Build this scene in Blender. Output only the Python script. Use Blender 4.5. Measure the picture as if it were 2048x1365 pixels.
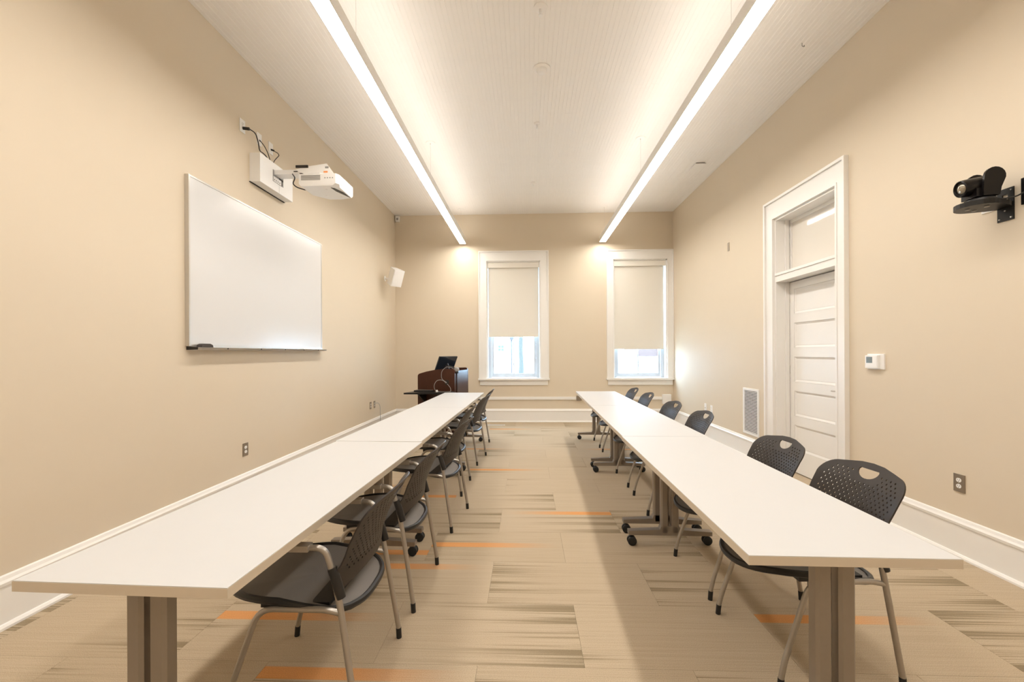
import bpy, bmesh, math, random
from mathutils import Vector, Matrix
from mathutils.geometry import delaunay_2d_cdt
from math import sin, cos, pi, radians

random.seed(7)
for o in list(bpy.data.objects):
    bpy.data.objects.remove(o)
scene = bpy.context.scene
COL = scene.collection

# ------------------------------------------------------------------ camera
CAM_H = 1.3442
YAW, ROLL, FPX = 0.0355, -0.0047, 851.37
right = Vector((cos(YAW), sin(YAW), 0)); fwd = Vector((-sin(YAW), cos(YAW), 0)); upv = Vector((0, 0, 1))
cr = cos(ROLL) * right + sin(ROLL) * upv
cu = -sin(ROLL) * right + cos(ROLL) * upv
cam_data = bpy.data.cameras.new('camera'); cam = bpy.data.objects.new('camera', cam_data); COL.objects.link(cam)
cam_data.sensor_fit = 'HORIZONTAL'; cam_data.sensor_width = 36.0
cam_data.lens = FPX / 2048 * 36.0
cam_data.shift_y = 24.6 / 2048
cam_data.clip_start = 0.05; cam_data.clip_end = 300
m = Matrix.Identity(4)
for i in range(3):
    m[i][0] = cr[i]; m[i][1] = cu[i]; m[i][2] = -fwd[i]
m[0][3], m[1][3], m[2][3] = 0, 0, CAM_H
cam.matrix_world = m
scene.camera = cam

# ------------------------------------------------------------------ world, exposure
SKY = 9.0
LAMP = 15.0
UPLAMP = 3.0
w = bpy.data.worlds.new('overcast_sky'); scene.world = w; w.use_nodes = True
bg = w.node_tree.nodes['Background']
bg.inputs[0].default_value = (0.54, 0.75, 1.0, 1); bg.inputs[1].default_value = SKY
scene.view_settings.view_transform = 'Standard'
scene.view_settings.look = 'None'
scene.view_settings.exposure = 1.26
scene.view_settings.gamma = 1.0
scene.view_settings.use_curve_mapping = False

# ------------------------------------------------------------------ materials
MATS = {}
def mat(name, col, rough=0.6, metal=0.0, noise=0.0, nscale=30.0, bump=0.0, bscale=200.0, emit=0.0, spec=0.5, stretch=None, coat=0.0):
    m = bpy.data.materials.new(name); m.use_nodes = True
    nt = m.node_tree; b = nt.nodes['Principled BSDF']
    b.inputs['Base Color'].default_value = (*col, 1)
    b.inputs['Roughness'].default_value = rough
    b.inputs['Metallic'].default_value = metal
    b.inputs['Specular IOR Level'].default_value = spec
    if coat: b.inputs['Coat Weight'].default_value = coat
    tc = nt.nodes.new('ShaderNodeTexCoord'); src = tc.outputs['Object']
    if stretch:
        mp = nt.nodes.new('ShaderNodeMapping'); mp.inputs['Scale'].default_value = stretch
        nt.links.new(src, mp.inputs[0]); src = mp.outputs[0]
    if noise > 0:
        n = nt.nodes.new('ShaderNodeTexNoise'); n.inputs['Scale'].default_value = nscale; n.inputs['Detail'].default_value = 4
        nt.links.new(src, n.inputs['Vector'])
        r = nt.nodes.new('ShaderNodeMapRange'); r.inputs['To Min'].default_value = 1 - noise; r.inputs['To Max'].default_value = 1 + noise
        nt.links.new(n.outputs['Fac'], r.inputs['Value'])
        mx = nt.nodes.new('ShaderNodeMix'); mx.data_type = 'RGBA'; mx.blend_type = 'MULTIPLY'; mx.inputs[0].default_value = 1
        mx.inputs[6].default_value = (*col, 1)
        nt.links.new(r.outputs[0], mx.inputs[7]); nt.links.new(mx.outputs[2], b.inputs['Base Color'])
    if bump > 0:
        n2 = nt.nodes.new('ShaderNodeTexNoise'); n2.inputs['Scale'].default_value = bscale; n2.inputs['Detail'].default_value = 2
        nt.links.new(src, n2.inputs['Vector'])
        bp = nt.nodes.new('ShaderNodeBump'); bp.inputs['Strength'].default_value = bump; bp.inputs['Distance'].default_value = 0.002
        nt.links.new(n2.outputs['Fac'], bp.inputs['Height']); nt.links.new(bp.outputs[0], b.inputs['Normal'])
    if emit > 0:
        b.inputs['Emission Color'].default_value = (1.0, 0.945, 0.875, 1); b.inputs['Emission Strength'].default_value = emit
    MATS[name] = m
    return m

mat('wall_paint', (0.712, 0.618, 0.485), 0.6, noise=0.012, nscale=3, bump=0.08, bscale=350, spec=0.3)
mat('ceiling_paint', (0.90, 0.87, 0.83), 0.6, noise=0.015, nscale=6, spec=0.3)
mat('trim_paint', (0.87, 0.85, 0.815), 0.35, noise=0.01, nscale=8)
mat('window_vinyl', (0.50, 0.51, 0.52), 0.35)
mat('floor_slab', (0.16, 0.13, 0.09), 0.9, noise=0.1)
mat('laminate_white', (0.605, 0.605, 0.605), 0.42, noise=0.008, nscale=20, spec=0.35)
mat('table_edge', (0.63, 0.545, 0.43), 0.45, noise=0.01)
mat('leg_metal', (0.31, 0.27, 0.23), 0.42, 0.65, noise=0.03, nscale=60)
mat('chair_tube', (0.42, 0.385, 0.34), 0.36, 0.7, noise=0.03, nscale=60)
mat('chair_plastic', (0.029, 0.022, 0.018), 0.45, spec=0.35, bump=0.05, bscale=900)
mat('black_plastic', (0.012, 0.011, 0.011), 0.4)
mat('black_gloss', (0.006, 0.005, 0.005), 0.3, spec=0.25)
mat('black_metal', (0.010, 0.009, 0.008), 0.4, spec=0.3)
mat('rubber', (0.010, 0.010, 0.010), 0.6)
mat('lamp_housing', (0.88, 0.86, 0.83), 0.45)
mat('lamp_lens', (0.9, 0.9, 0.9), 0.5, emit=LAMP)
mat('lamp_uplens', (0.9, 0.9, 0.9), 0.5, emit=UPLAMP)
mat('whiteboard_enamel', (0.70, 0.70, 0.70), 0.22, noise=0.01, nscale=2)
mat('aluminium', (0.62, 0.60, 0.57), 0.35, 0.8, noise=0.03)
mat('steel_plate', (0.36, 0.31, 0.25), 0.38, 0.75, noise=0.04, nscale=40)
mat('white_plastic', (0.88, 0.87, 0.85), 0.4)
mat('grey_plastic', (0.32, 0.31, 0.30), 0.5)
mat('dark_slot', (0.03, 0.028, 0.025), 0.7)
mat('lcd_grey', (0.16, 0.17, 0.14), 0.25)
mat('shade_fabric', (0.80, 0.765, 0.69), 0.85, noise=0.02, nscale=400)
mat('felt_black', (0.06, 0.05, 0.045), 0.9)
mat('cherry_wood', (0.055, 0.017, 0.008), 0.35, noise=0.35, nscale=6, stretch=(14, 14, 1.2), spec=0.3)
mat('cherry_dark', (0.040, 0.014, 0.011), 0.3, noise=0.25, nscale=6, stretch=(14, 14, 1.2), spec=0.25)
mat('glass_lens', (0.30, 0.26, 0.20), 0.05, 0.6)
mat('screen_glass', (0.020, 0.028, 0.040), 0.06)
mat('amber', (0.9, 0.35, 0.12), 0.4)
mat('transom_glass', (0.80, 0.755, 0.68), 0.04)
mat('ext_ground', (0.72, 0.72, 0.70), 0.9, noise=0.05)
mat('ext_white', (0.80, 0.81, 0.82), 0.8)
mat('ext_bark', (0.050, 0.052, 0.044), 0.9, noise=0.3, nscale=9)
mat('ext_post', (0.030, 0.028, 0.030), 0.5)
mat('ext_brick', (0.085, 0.055, 0.048), 0.9, noise=0.2, nscale=4)
mat('ext_glass', (0.035, 0.05, 0.048), 0.3)
mat('ext_orange', (0.16, 0.03, 0.01), 0.7)
mat('ext_rail', (0.045, 0.045, 0.045), 0.6)

def pane_material():
    m = bpy.data.materials.new('window_glass'); m.use_nodes = True
    nt = m.node_tree; nt.nodes.clear()
    out = nt.nodes.new('ShaderNodeOutputMaterial'); t = nt.nodes.new('ShaderNodeBsdfTransparent'); g = nt.nodes.new('ShaderNodeBsdfGlossy')
    g.inputs['Roughness'].default_value = 0.02
    mx = nt.nodes.new('ShaderNodeMixShader'); mx.inputs[0].default_value = 0.06
    t.inputs[0].default_value = (0.95, 0.97, 0.97, 1)
    nt.links.new(t.outputs[0], mx.inputs[1]); nt.links.new(g.outputs[0], mx.inputs[2]); nt.links.new(mx.outputs[0], out.inputs[0])
    MATS['window_glass'] = m
pane_material()

def mesh_fabric():
    m = mat('seat_mesh', (0.13, 0.112, 0.096), 0.7)
    nt = m.node_tree; b = nt.nodes['Principled BSDF']
    tc = nt.nodes.new('ShaderNodeTexCoord')
    outs = []
    for d in ('X', 'Y'):
        wv = nt.nodes.new('ShaderNodeTexWave'); wv.bands_direction = d; wv.inputs['Scale'].default_value = 95
        nt.links.new(tc.outputs['Object'], wv.inputs['Vector']); outs.append(wv)
    mu = nt.nodes.new('ShaderNodeMath'); mu.operation = 'MULTIPLY'
    nt.links.new(outs[0].outputs['Fac'], mu.inputs[0]); nt.links.new(outs[1].outputs['Fac'], mu.inputs[1])
    rp = nt.nodes.new('ShaderNodeMapRange'); rp.inputs['To Min'].default_value = 0.6; rp.inputs['To Max'].default_value = 1.7
    nt.links.new(mu.outputs[0], rp.inputs['Value'])
    mx = nt.nodes.new('ShaderNodeMix'); mx.data_type = 'RGBA'; mx.blend_type = 'MULTIPLY'; mx.inputs[0].default_value = 1
    mx.inputs[6].default_value = (0.13, 0.112, 0.096, 1)
    nt.links.new(rp.outputs[0], mx.inputs[7]); nt.links.new(mx.outputs[2], b.inputs['Base Color'])
    b.inputs['Sheen Weight'].default_value = 0.3
mesh_fabric()

def carpet_material():
    m = bpy.data.materials.new('carpet'); m.use_nodes = True
    nt = m.node_tree; N = nt.nodes; b = N['Principled BSDF']
    b.inputs['Roughness'].default_value = 0.95; b.inputs['Specular IOR Level'].default_value = 0.1
    def node(t, **kw):
        n = N.new(t)
        for k, v in kw.items(): setattr(n, k, v)
        return n
    def math_(op, a, c=None, d=None, clamp=False):
        n = node('ShaderNodeMath', operation=op, use_clamp=clamp)
        for i, v in enumerate((a, c, d)):
            if v is None: continue
            if isinstance(v, (int, float)): n.inputs[i].default_value = v
            else: nt.links.new(v, n.inputs[i])
        return n.outputs[0]
    def smooth(v, lo, hi):
        n = node('ShaderNodeMapRange', interpolation_type='SMOOTHSTEP')
        nt.links.new(v, n.inputs['Value'])
        for k, q in (('From Min', lo), ('From Max', hi)):
            if isinstance(q, (int, float)): n.inputs[k].default_value = q
            else: nt.links.new(q, n.inputs[k])
        return n.outputs[0]
    uv = node('ShaderNodeUVMap', uv_map='UVMap'); su = node('ShaderNodeSeparateXYZ'); nt.links.new(uv.outputs[0], su.inputs[0])
    u, v = su.outputs[0], su.outputs[1]          # u: 0 at the solid end .. 1 at the faded end; v across, 0..1
    at = node('ShaderNodeVertexColor', layer_name='tile'); sc = node('ShaderNodeSeparateColor'); nt.links.new(at.outputs[0], sc.inputs[0])
    stripe, seed, dens = sc.outputs[0], sc.outputs[1], sc.outputs[2]
    tc = node('ShaderNodeTexCoord')
    # broad bands across the tile, plus fine single-row lines
    def lines(scale, off, jit):
        cx = node('ShaderNodeCombineXYZ')
        nt.links.new(math_('MULTIPLY', u, jit), cx.inputs[0]); nt.links.new(math_('MULTIPLY', v, scale), cx.inputs[1])
        nt.links.new(math_('MULTIPLY_ADD', seed, 97.0, off), cx.inputs[2])
        n = node('ShaderNodeTexNoise'); n.inputs['Scale'].default_value = 1.0; n.inputs['Detail'].default_value = 0.0
        nt.links.new(cx.outputs[0], n.inputs['Vector']); return n.outputs['Fac']
    band = lines(7.0, 0.0, 0.15); fine = lines(42.0, 13.0, 0.9); thread = lines(110.0, 31.0, 2.0)
    grain = node('ShaderNodeTexNoise'); grain.inputs['Scale'].default_value = 330; grain.inputs['Detail'].default_value = 2
    nt.links.new(tc.outputs['Object'], grain.inputs['Vector'])
    g = grain.outputs['Fac']
    s = math_('ADD', math_('MULTIPLY', band, 0.46), math_('ADD', math_('MULTIPLY', fine, 0.34), math_('MULTIPLY', thread, 0.20)))
    s = math_('ADD', s, math_('MULTIPLY', math_('SUBTRACT', g, 0.5), 0.30))
    thr = math_('MULTIPLY_ADD', u, 0.20, math_('SUBTRACT', 0.575, math_('MULTIPLY', dens, 0.12)))
    mask = smooth(s, thr, math_('ADD', thr, 0.09))
    mask = math_('MULTIPLY', mask, math_('SUBTRACT', 1.0, math_('MULTIPLY', u, 0.75)))
    mask = math_('MULTIPLY', mask, smooth(dens, 0.02, 0.10))
    # colours
    def mixc(fac, a, bcol):
        n = node('ShaderNodeMix', data_type='RGBA')
        if isinstance(fac, float): n.inputs[0].default_value = fac
        else: nt.links.new(fac, n.inputs[0])
        for i, q in ((6, a), (7, bcol)):
            if isinstance(q, tuple): n.inputs[i].default_value = (*q, 1)
            else: nt.links.new(q, n.inputs[i])
        return n.outputs[2]
    base = mixc(math_('MULTIPLY', seed, 0.55), (0.525, 0.425, 0.305), (0.475, 0.38, 0.265))
    base = mixc(math_('MULTIPLY', smooth(thread, 0.35, 0.65), 0.22), base, (0.36, 0.27, 0.17))
    c = mixc(math_('MULTIPLY', mask, 0.82), base, (0.225, 0.175, 0.105))
    # orange band
    dv = math_('ABSOLUTE', math_('SUBTRACT', v, stripe))
    om = smooth(dv, 0.085, 0.065)
    om = math_('MULTIPLY', om, smooth(stripe, 0.02, 0.04))
    om = math_('MULTIPLY', om, smooth(math_('ADD', u, math_('MULTIPLY', math_('SUBTRACT', g, 0.5), 0.5)), 1.0, 0.30))
    c = mixc(math_('MULTIPLY', om, 0.8), c, (0.72, 0.31, 0.09))
    # fine pile
    pil = node('ShaderNodeMapRange'); nt.links.new(g, pil.inputs['Value']); pil.inputs['From Min'].default_value = 0.3; pil.inputs['From Max'].default_value = 0.7
    pil.inputs['To Min'].default_value = 0.80; pil.inputs['To Max'].default_value = 1.18
    row = node('ShaderNodeTexWave', bands_direction='Y'); row.inputs['Scale'].default_value = 62; row.inputs['Distortion'].default_value = 1.2; row.inputs['Detail Scale'].default_value = 30
    nt.links.new(tc.outputs['Object'], row.inputs['Vector'])
    rr = node('ShaderNodeMapRange'); nt.links.new(row.outputs['Fac'], rr.inputs['Value']); rr.inputs['To Min'].default_value = 0.90; rr.inputs['To Max'].default_value = 1.07
    mm = math_('MULTIPLY', pil.outputs[0], rr.outputs[0])
    fin = node('ShaderNodeMix', data_type='RGBA', blend_type='MULTIPLY'); fin.inputs[0].default_value = 1
    nt.links.new(c, fin.inputs[6]); nt.links.new(mm, fin.inputs[7])
    nt.links.new(fin.outputs[2], b.inputs['Base Color'])
    bp = node('ShaderNodeBump'); bp.inputs['Strength'].default_value = 0.25; bp.inputs['Distance'].default_value = 0.002
    nt.links.new(g, bp.inputs['Height']); nt.links.new(bp.outputs[0], b.inputs['Normal'])
    MATS['carpet'] = m
carpet_material()

# ------------------------------------------------------------------ builders
def box(bm, x0, x1, y0, y1, z0, z1, mtx=None):
    vs = [bm.verts.new((x, y, z)) for z in (z0, z1) for x, y in ((x0, y0), (x1, y0), (x1, y1), (x0, y1))]
    if mtx is not None:
        for v in vs: v.co = mtx @ v.co
    for f in ((3, 2, 1, 0), (4, 5, 6, 7), (0, 1, 5, 4), (1, 2, 6, 5), (2, 3, 7, 6), (3, 0, 4, 7)):
        bm.faces.new([vs[i] for i in f])
    return vs

def bbox_bevel(bm, w=0.003, seg=2, angle=30):
    es = [e for e in bm.edges if e.is_manifold and e.calc_face_angle(0) > radians(angle)]
    bmesh.ops.bevel(bm, geom=es, offset=w, segments=seg, affect='EDGES', profile=0.5)

def rbox(x0, x1, y0, y1, z0, z1, w=0.004, seg=2, mtx=None):
    bm = bmesh.new(); box(bm, x0, x1, y0, y1, z0, z1)
    bbox_bevel(bm, w, seg)
    if mtx is not None: bmesh.ops.transform(bm, matrix=mtx, verts=bm.verts)
    return bm

def fillet(pts, r, n=5):
    pts = [Vector(p) for p in pts]; out = [pts[0]]
    for i in range(1, len(pts) - 1):
        a, b, c = pts[i - 1], pts[i], pts[i + 1]
        d1 = (a - b); d2 = (c - b); l = min(r, d1.length * 0.45, d2.length * 0.45)
        p1 = b + d1.normalized() * l; p2 = b + d2.normalized() * l
        for k in range(n + 1):
            t = k / n
            out.append((1 - t) ** 2 * p1 + 2 * t * (1 - t) * b + t * t * p2)
    out.append(pts[-1]); return out

def tube(bm, pts, r, seg=10, cap=True, rx=None, closed=False):
    pts = [Vector(p) for p in pts]; n = len(pts)
    rad = r if isinstance(r, (list, tuple)) else [r] * n
    rings = []; ref = None
    for i, p in enumerate(pts):
        if closed: t = (pts[(i + 1) % n] - pts[i - 1]).normalized()
        else: t = (pts[min(i + 1, n - 1)] - pts[max(i - 1, 0)]).normalized()
        if ref is None:
            ref = Vector((0, 0, 1)) if abs(t.z) < 0.9 else Vector((0, 1, 0))
        a = (ref - t * ref.dot(t)).normalized(); b = t.cross(a); ref = a
        rings.append([bm.verts.new(p + rad[i] * (cos(2 * pi * k / seg) * a + (rx or 1) * sin(2 * pi * k / seg) * b)) for k in range(seg)])
    for i in range(n if closed else n - 1):
        A = rings[i]; B = rings[(i + 1) % n]
        for k in range(seg):
            bm.faces.new((A[k], A[(k + 1) % seg], B[(k + 1) % seg], B[k]))
    if cap and not closed:
        bm.faces.new(list(reversed(rings[0]))); bm.faces.new(rings[-1])

def lathe(bm, prof, axis='Z', center=(0, 0, 0), seg=20):
    """prof: list of (radius, height); closed at both ends if radius 0"""
    c = Vector(center); rings = []
    def P(r, h, a):
        if axis == 'Z': return c + Vector((r * cos(a), r * sin(a), h))
        if axis == 'X': return c + Vector((h, r * cos(a), r * sin(a)))
        return c + Vector((r * sin(a), h, r * cos(a)))
    for r, h in prof:
        if r < 1e-6: rings.append([bm.verts.new(P(0, h, 0))])
        else: rings.append([bm.verts.new(P(r, h, 2 * pi * k / seg)) for k in range(seg)])
    for A, B in zip(rings[:-1], rings[1:]):
        for k in range(seg):
            k2 = (k + 1) % seg
            if len(A) == 1 and len(B) > 1: bm.faces.new((A[0], B[k2], B[k]))
            elif len(B) == 1 and len(A) > 1: bm.faces.new((A[k], A[k2], B[0]))
            elif len(A) > 1: bm.faces.new((A[k], A[k2], B[k2], B[k]))
    for R_, flip in ((rings[0], True), (rings[-1], False)):
        if len(R_) > 1: bm.faces.new(list(reversed(R_)) if flip else R_)

def prism(bm, poly, axis, a, b):
    """extrude 2-D polygon along an axis ('X': poly=(y,z), 'Y': poly=(x,z), 'Z': poly=(x,y))"""
    def P(p, h):
        return {'X': (h, p[0], p[1]), 'Y': (p[0], h, p[1]), 'Z': (p[0], p[1], h)}[axis]
    A = [bm.verts.new(P(p, a)) for p in poly]; B = [bm.verts.new(P(p, b)) for p in poly]
    n = len(poly)
    for i in range(n): bm.faces.new((A[i], A[(i + 1) % n], B[(i + 1) % n], B[i]))
    bm.faces.new(list(reversed(A))); bm.faces.new(B)

def obj(name, bm, material, parent=None, smooth=False, angle=40):
    bmesh.ops.recalc_face_normals(bm, faces=bm.faces)
    me = bpy.data.meshes.new(name); bm.to_mesh(me); bm.free()
    me.materials.append(MATS[material])
    if smooth:
        for p in me.polygons: p.use_smooth = True
        me.set_sharp_from_angle(angle=radians(angle))
    o = bpy.data.objects.new(name, me); COL.objects.link(o)
    if parent is not None: o.parent = parent
    return o

def quick(name, material, parent, *boxes, bevel=0.0, smooth=False):
    bm = bmesh.new()
    for b in boxes: box(bm, *b)
    if bevel: bbox_bevel(bm, bevel, 2)
    return obj(name, bm, material, parent, smooth)

def tag(o, label, cat, group=None):
    o['label'] = label; o['category'] = cat
    if group: o['group'] = group
    return o

def struct(o, label=None):
    o['kind'] = 'structure'
    if label: o['label'] = label
    return o

def thing(name, label, cat, loc=(0, 0, 0), rz=0.0, group=None):
    o = bpy.data.objects.new(name, None); COL.objects.link(o); o.empty_display_size = 0.1
    o.location = loc; o.rotation_euler = (0, 0, rz)
    return tag(o, label, cat, group)

def copy_tree(src, parent=None):
    c = src.copy(); COL.objects.link(c)
    if parent is not None: c.parent = parent
    for ch in src.children: copy_tree(ch, c)
    return c

# ------------------------------------------------------------------ room shell
XL, XR, YB, YF, ZC = -2.594, 2.824, 8.322, -1.70, 4.069
WT = 0.30
WIN = [(-0.787, 0.262, 0.855, 3.148), (1.673, 2.706, 0.855, 3.155)]      # x0,x1,z0,z1 inside the casing
DOOR = (3.965, 4.952, 2.855)                                           # y0,y1,ztop

def back_wall():
    bm = bmesh.new(); xs = [XL - WT, WIN[0][0], WIN[0][1], WIN[1][0], WIN[1][1], XR + WT]
    y0, y1 = YB, YB + WT
    for i in range(5):
        if i in (1, 3):
            q = WIN[0] if i == 1 else WIN[1]
            box(bm, xs[i], xs[i + 1], y0, y1, -0.3, q[2] - 0.035); box(bm, xs[i], xs[i + 1], y0, y1, q[3], ZC + 0.3)
        else: box(bm, xs[i], xs[i + 1], y0, y1, -0.3, ZC + 0.3)
    return bm
struct(obj('wall_back', back_wall(), 'wall_paint'), 'beige painted end wall with two windows')
struct(quick('wall_left', 'wall_paint', None, (XL - WT, XL, YF - WT, YB, -0.3, ZC + 0.3)), 'beige painted wall carrying the whiteboard')
struct(quick('wall_right', 'wall_paint', None, (XR, XR + WT, YF - WT, DOOR[0] , -0.3, ZC + 0.3), (XR, XR + WT, DOOR[1], YB, -0.3, ZC + 0.3), (XR, XR + WT, DOOR[0], DOOR[1], DOOR[2], ZC + 0.3)), 'beige painted wall with the panelled door')
struct(quick('wall_front', 'wall_paint', None, (XL, XR, YF - WT, YF, -0.3, ZC + 0.3)), 'beige painted wall opposite the windows')

floor = struct(quick('floor', 'floor_slab', None, (XL, XR, YF, YB, -0.15, -0.006)), 'carpet tile floor in tan with olive and orange streaks')
# carpet tiles 0.914 x 0.457, half-offset rows
TL, TW = 0.914, 0.457
ORANGE = {(-1, -1.134): (0.86, 0), (0, -1.588): (0.70, 0), (1, -1.134): (0.84, 0), (2, -0.674): (0.52, 0), (3, -0.22): (0.85, 1), (6, -0.674): (0.74, 0),
          (9, -1.134): (0.06, 0), (9, 0.694): (0.06, 1), (0, 1.154): (0.80, 0), (4, 1.154): (0.2, 1), (7, -0.22 - 0.0): (0.0, 0), (3, 1.608): (0.5, 0),
          (2, -1.588): (0.25, 1), (5, -2.048): (0.4, 0), (5, 1.608): (0.55, 1), (12, -0.674): (0.5, 0), (4, -1.588): (0.72, 1)}
DENS = {(0, -0.674): (0.95, 1), (1, -0.22): (0.95, 0), (2, -0.674): (0.75, 1), (3, -0.22): (0.95, 0), (4, -0.674): (0.85, 1), (-1, -0.22): (0.55, 0), (0, 0.24): (0.25, 0),
        (0, 1.154): (0.05, 0), (0, 2.068): (0.8, 0), (-1, 0.694): (0.1, 0), (-1, 1.608): (0.7, 1), (1, 0.694): (0.7, 0), (1, 1.608): (0.85, 1), (0, -1.588): (0.1, 0), (1, -1.134): (0.8, 1)}
rt = random.Random(21)
k0 = int(math.floor((YF - 1.825) / TW))
for k in range(k0, 15):
    y0 = 1.825 + k * TW; off = 0.24 if k % 2 == 0 else -0.22
    j0 = int(math.floor((XL - off) / TL))
    for j in range(j0, j0 + 8):
        x0 = off + j * TL
        a, b = max(x0, XL), min(x0 + TL, XR); c, d = max(y0, YF), min(y0 + TW, YB)
        if b - a < 0.02 or d - c < 0.02: continue
        key = None
        for q in list(ORANGE) + list(DENS):
            if q[0] == k and abs(q[1] - x0) < 0.06: key = q
        dens = rt.choice((0.0, 0.1, 0.5, 0.7, 0.9)); flip = rt.random() < 0.5; stripe = 0.0; seed = rt.random()
        for q, val in DENS.items():
            if q[0] == k and abs(q[1] - x0) < 0.06: dens, flip = val[0], bool(val[1])
        for q, val in ORANGE.items():
            if q[0] == k and abs(q[1] - x0) < 0.06 and val[0] > 0: stripe, flip = val[0], bool(val[1])
        bm = bmesh.new(); g = 0.0006
        box(bm, a + g, b - g, c + g, d - g, -0.006, 0.0)
        uvl = bm.loops.layers.uv.new('UVMap'); cl = bm.loops.layers.float_color.new('tile')
        for f in bm.faces:
            for l in f.loops:
                uu = (l.vert.co.x - x0) / TL; uu = 1 - uu if flip else uu
                l[uvl].uv = (uu, (l.vert.co.y - y0) / TW); l[cl] = (stripe, seed, dens, 1)
        obj('carpet_tile', bm, 'carpet', floor)

# ceiling: beadboard planks, each with a centre bead
ceiling = struct(quick('ceiling', 'ceiling_paint', None, (XL, XR, YF, YB, ZC + 0.012, ZC + 0.30)), 'white painted beadboard ceiling')
BW = (XR - XL) / 66
prof = []
def plank_profile():
    h = 0.0; t = 0.012
    p = [(0.0, t), (0.0, 0.002), (0.002, 0.0)]
    for cx in (BW * 0.5,):
        p += [(cx - 0.005, 0.0), (cx - 0.003, 0.0016), (cx - 0.001, 0.0001), (cx + 0.001, 0.0001), (cx + 0.003, 0.0016), (cx + 0.005, 0.0)]
    p += [(BW - 0.002, 0.0), (BW, 0.002), (BW, t)]
    return p
PP = plank_profile(); rc = random.Random(5); plank_cache = {}
for i in range(66):
    cuts = [YF] + [c for c in (1.2 + rc.uniform(-1.0, 1.0), 5.2 + rc.uniform(-1.2, 1.2))] + [YB]
    for a, b in zip(cuts[:-1], cuts[1:]):
        bm = bmesh.new()
        prism(bm, [(q[0] + 0.0004, q[1]) for q in PP], 'Y', a + 0.0008, b - 0.0008)
        o = obj('ceiling_board', bm, 'ceiling_paint', ceiling)
        o.location = (XL + i * BW, 0, ZC + 0.0)

# baseboards with cap moulding and shoe
def base_profile(s=1):
    return [(0, 0), (0.034 * s, 0), (0.034 * s, 0.012), (0.026 * s, 0.024), (0.018 * s, 0.026), (0.018 * s, 0.205), (0.024 * s, 0.210), (0.026 * s, 0.226), (0.018 * s, 0.238), (0.012 * s, 0.254), (0.004 * s, 0.2585), (0, 0.2585)]
bm = bmesh.new(); prism(bm, [(XL + x, z) for x, z in base_profile()], 'Y', YF, YB - 0.034); struct(obj('baseboard_left', bm, 'trim_paint'), 'white moulded baseboard under the whiteboard wall')
bm = bmesh.new(); prism(bm, [(XR - x, z) for x, z in base_profile()], 'Y', 5.114, YB - 0.034); prism(bm, [(XR - x, z) for x, z in base_profile()], 'Y', YF, 3.835)
struct(obj('baseboard_right', bm, 'trim_paint'), 'white moulded baseboard on the door wall')
bm = bmesh.new(); prism(bm, [(YB - x, z) for x, z in base_profile()], 'X', XL + 0.0, XR - 0.0); struct(obj('baseboard_back', bm, 'trim_paint'), 'white moulded baseboard under the windows')

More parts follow.
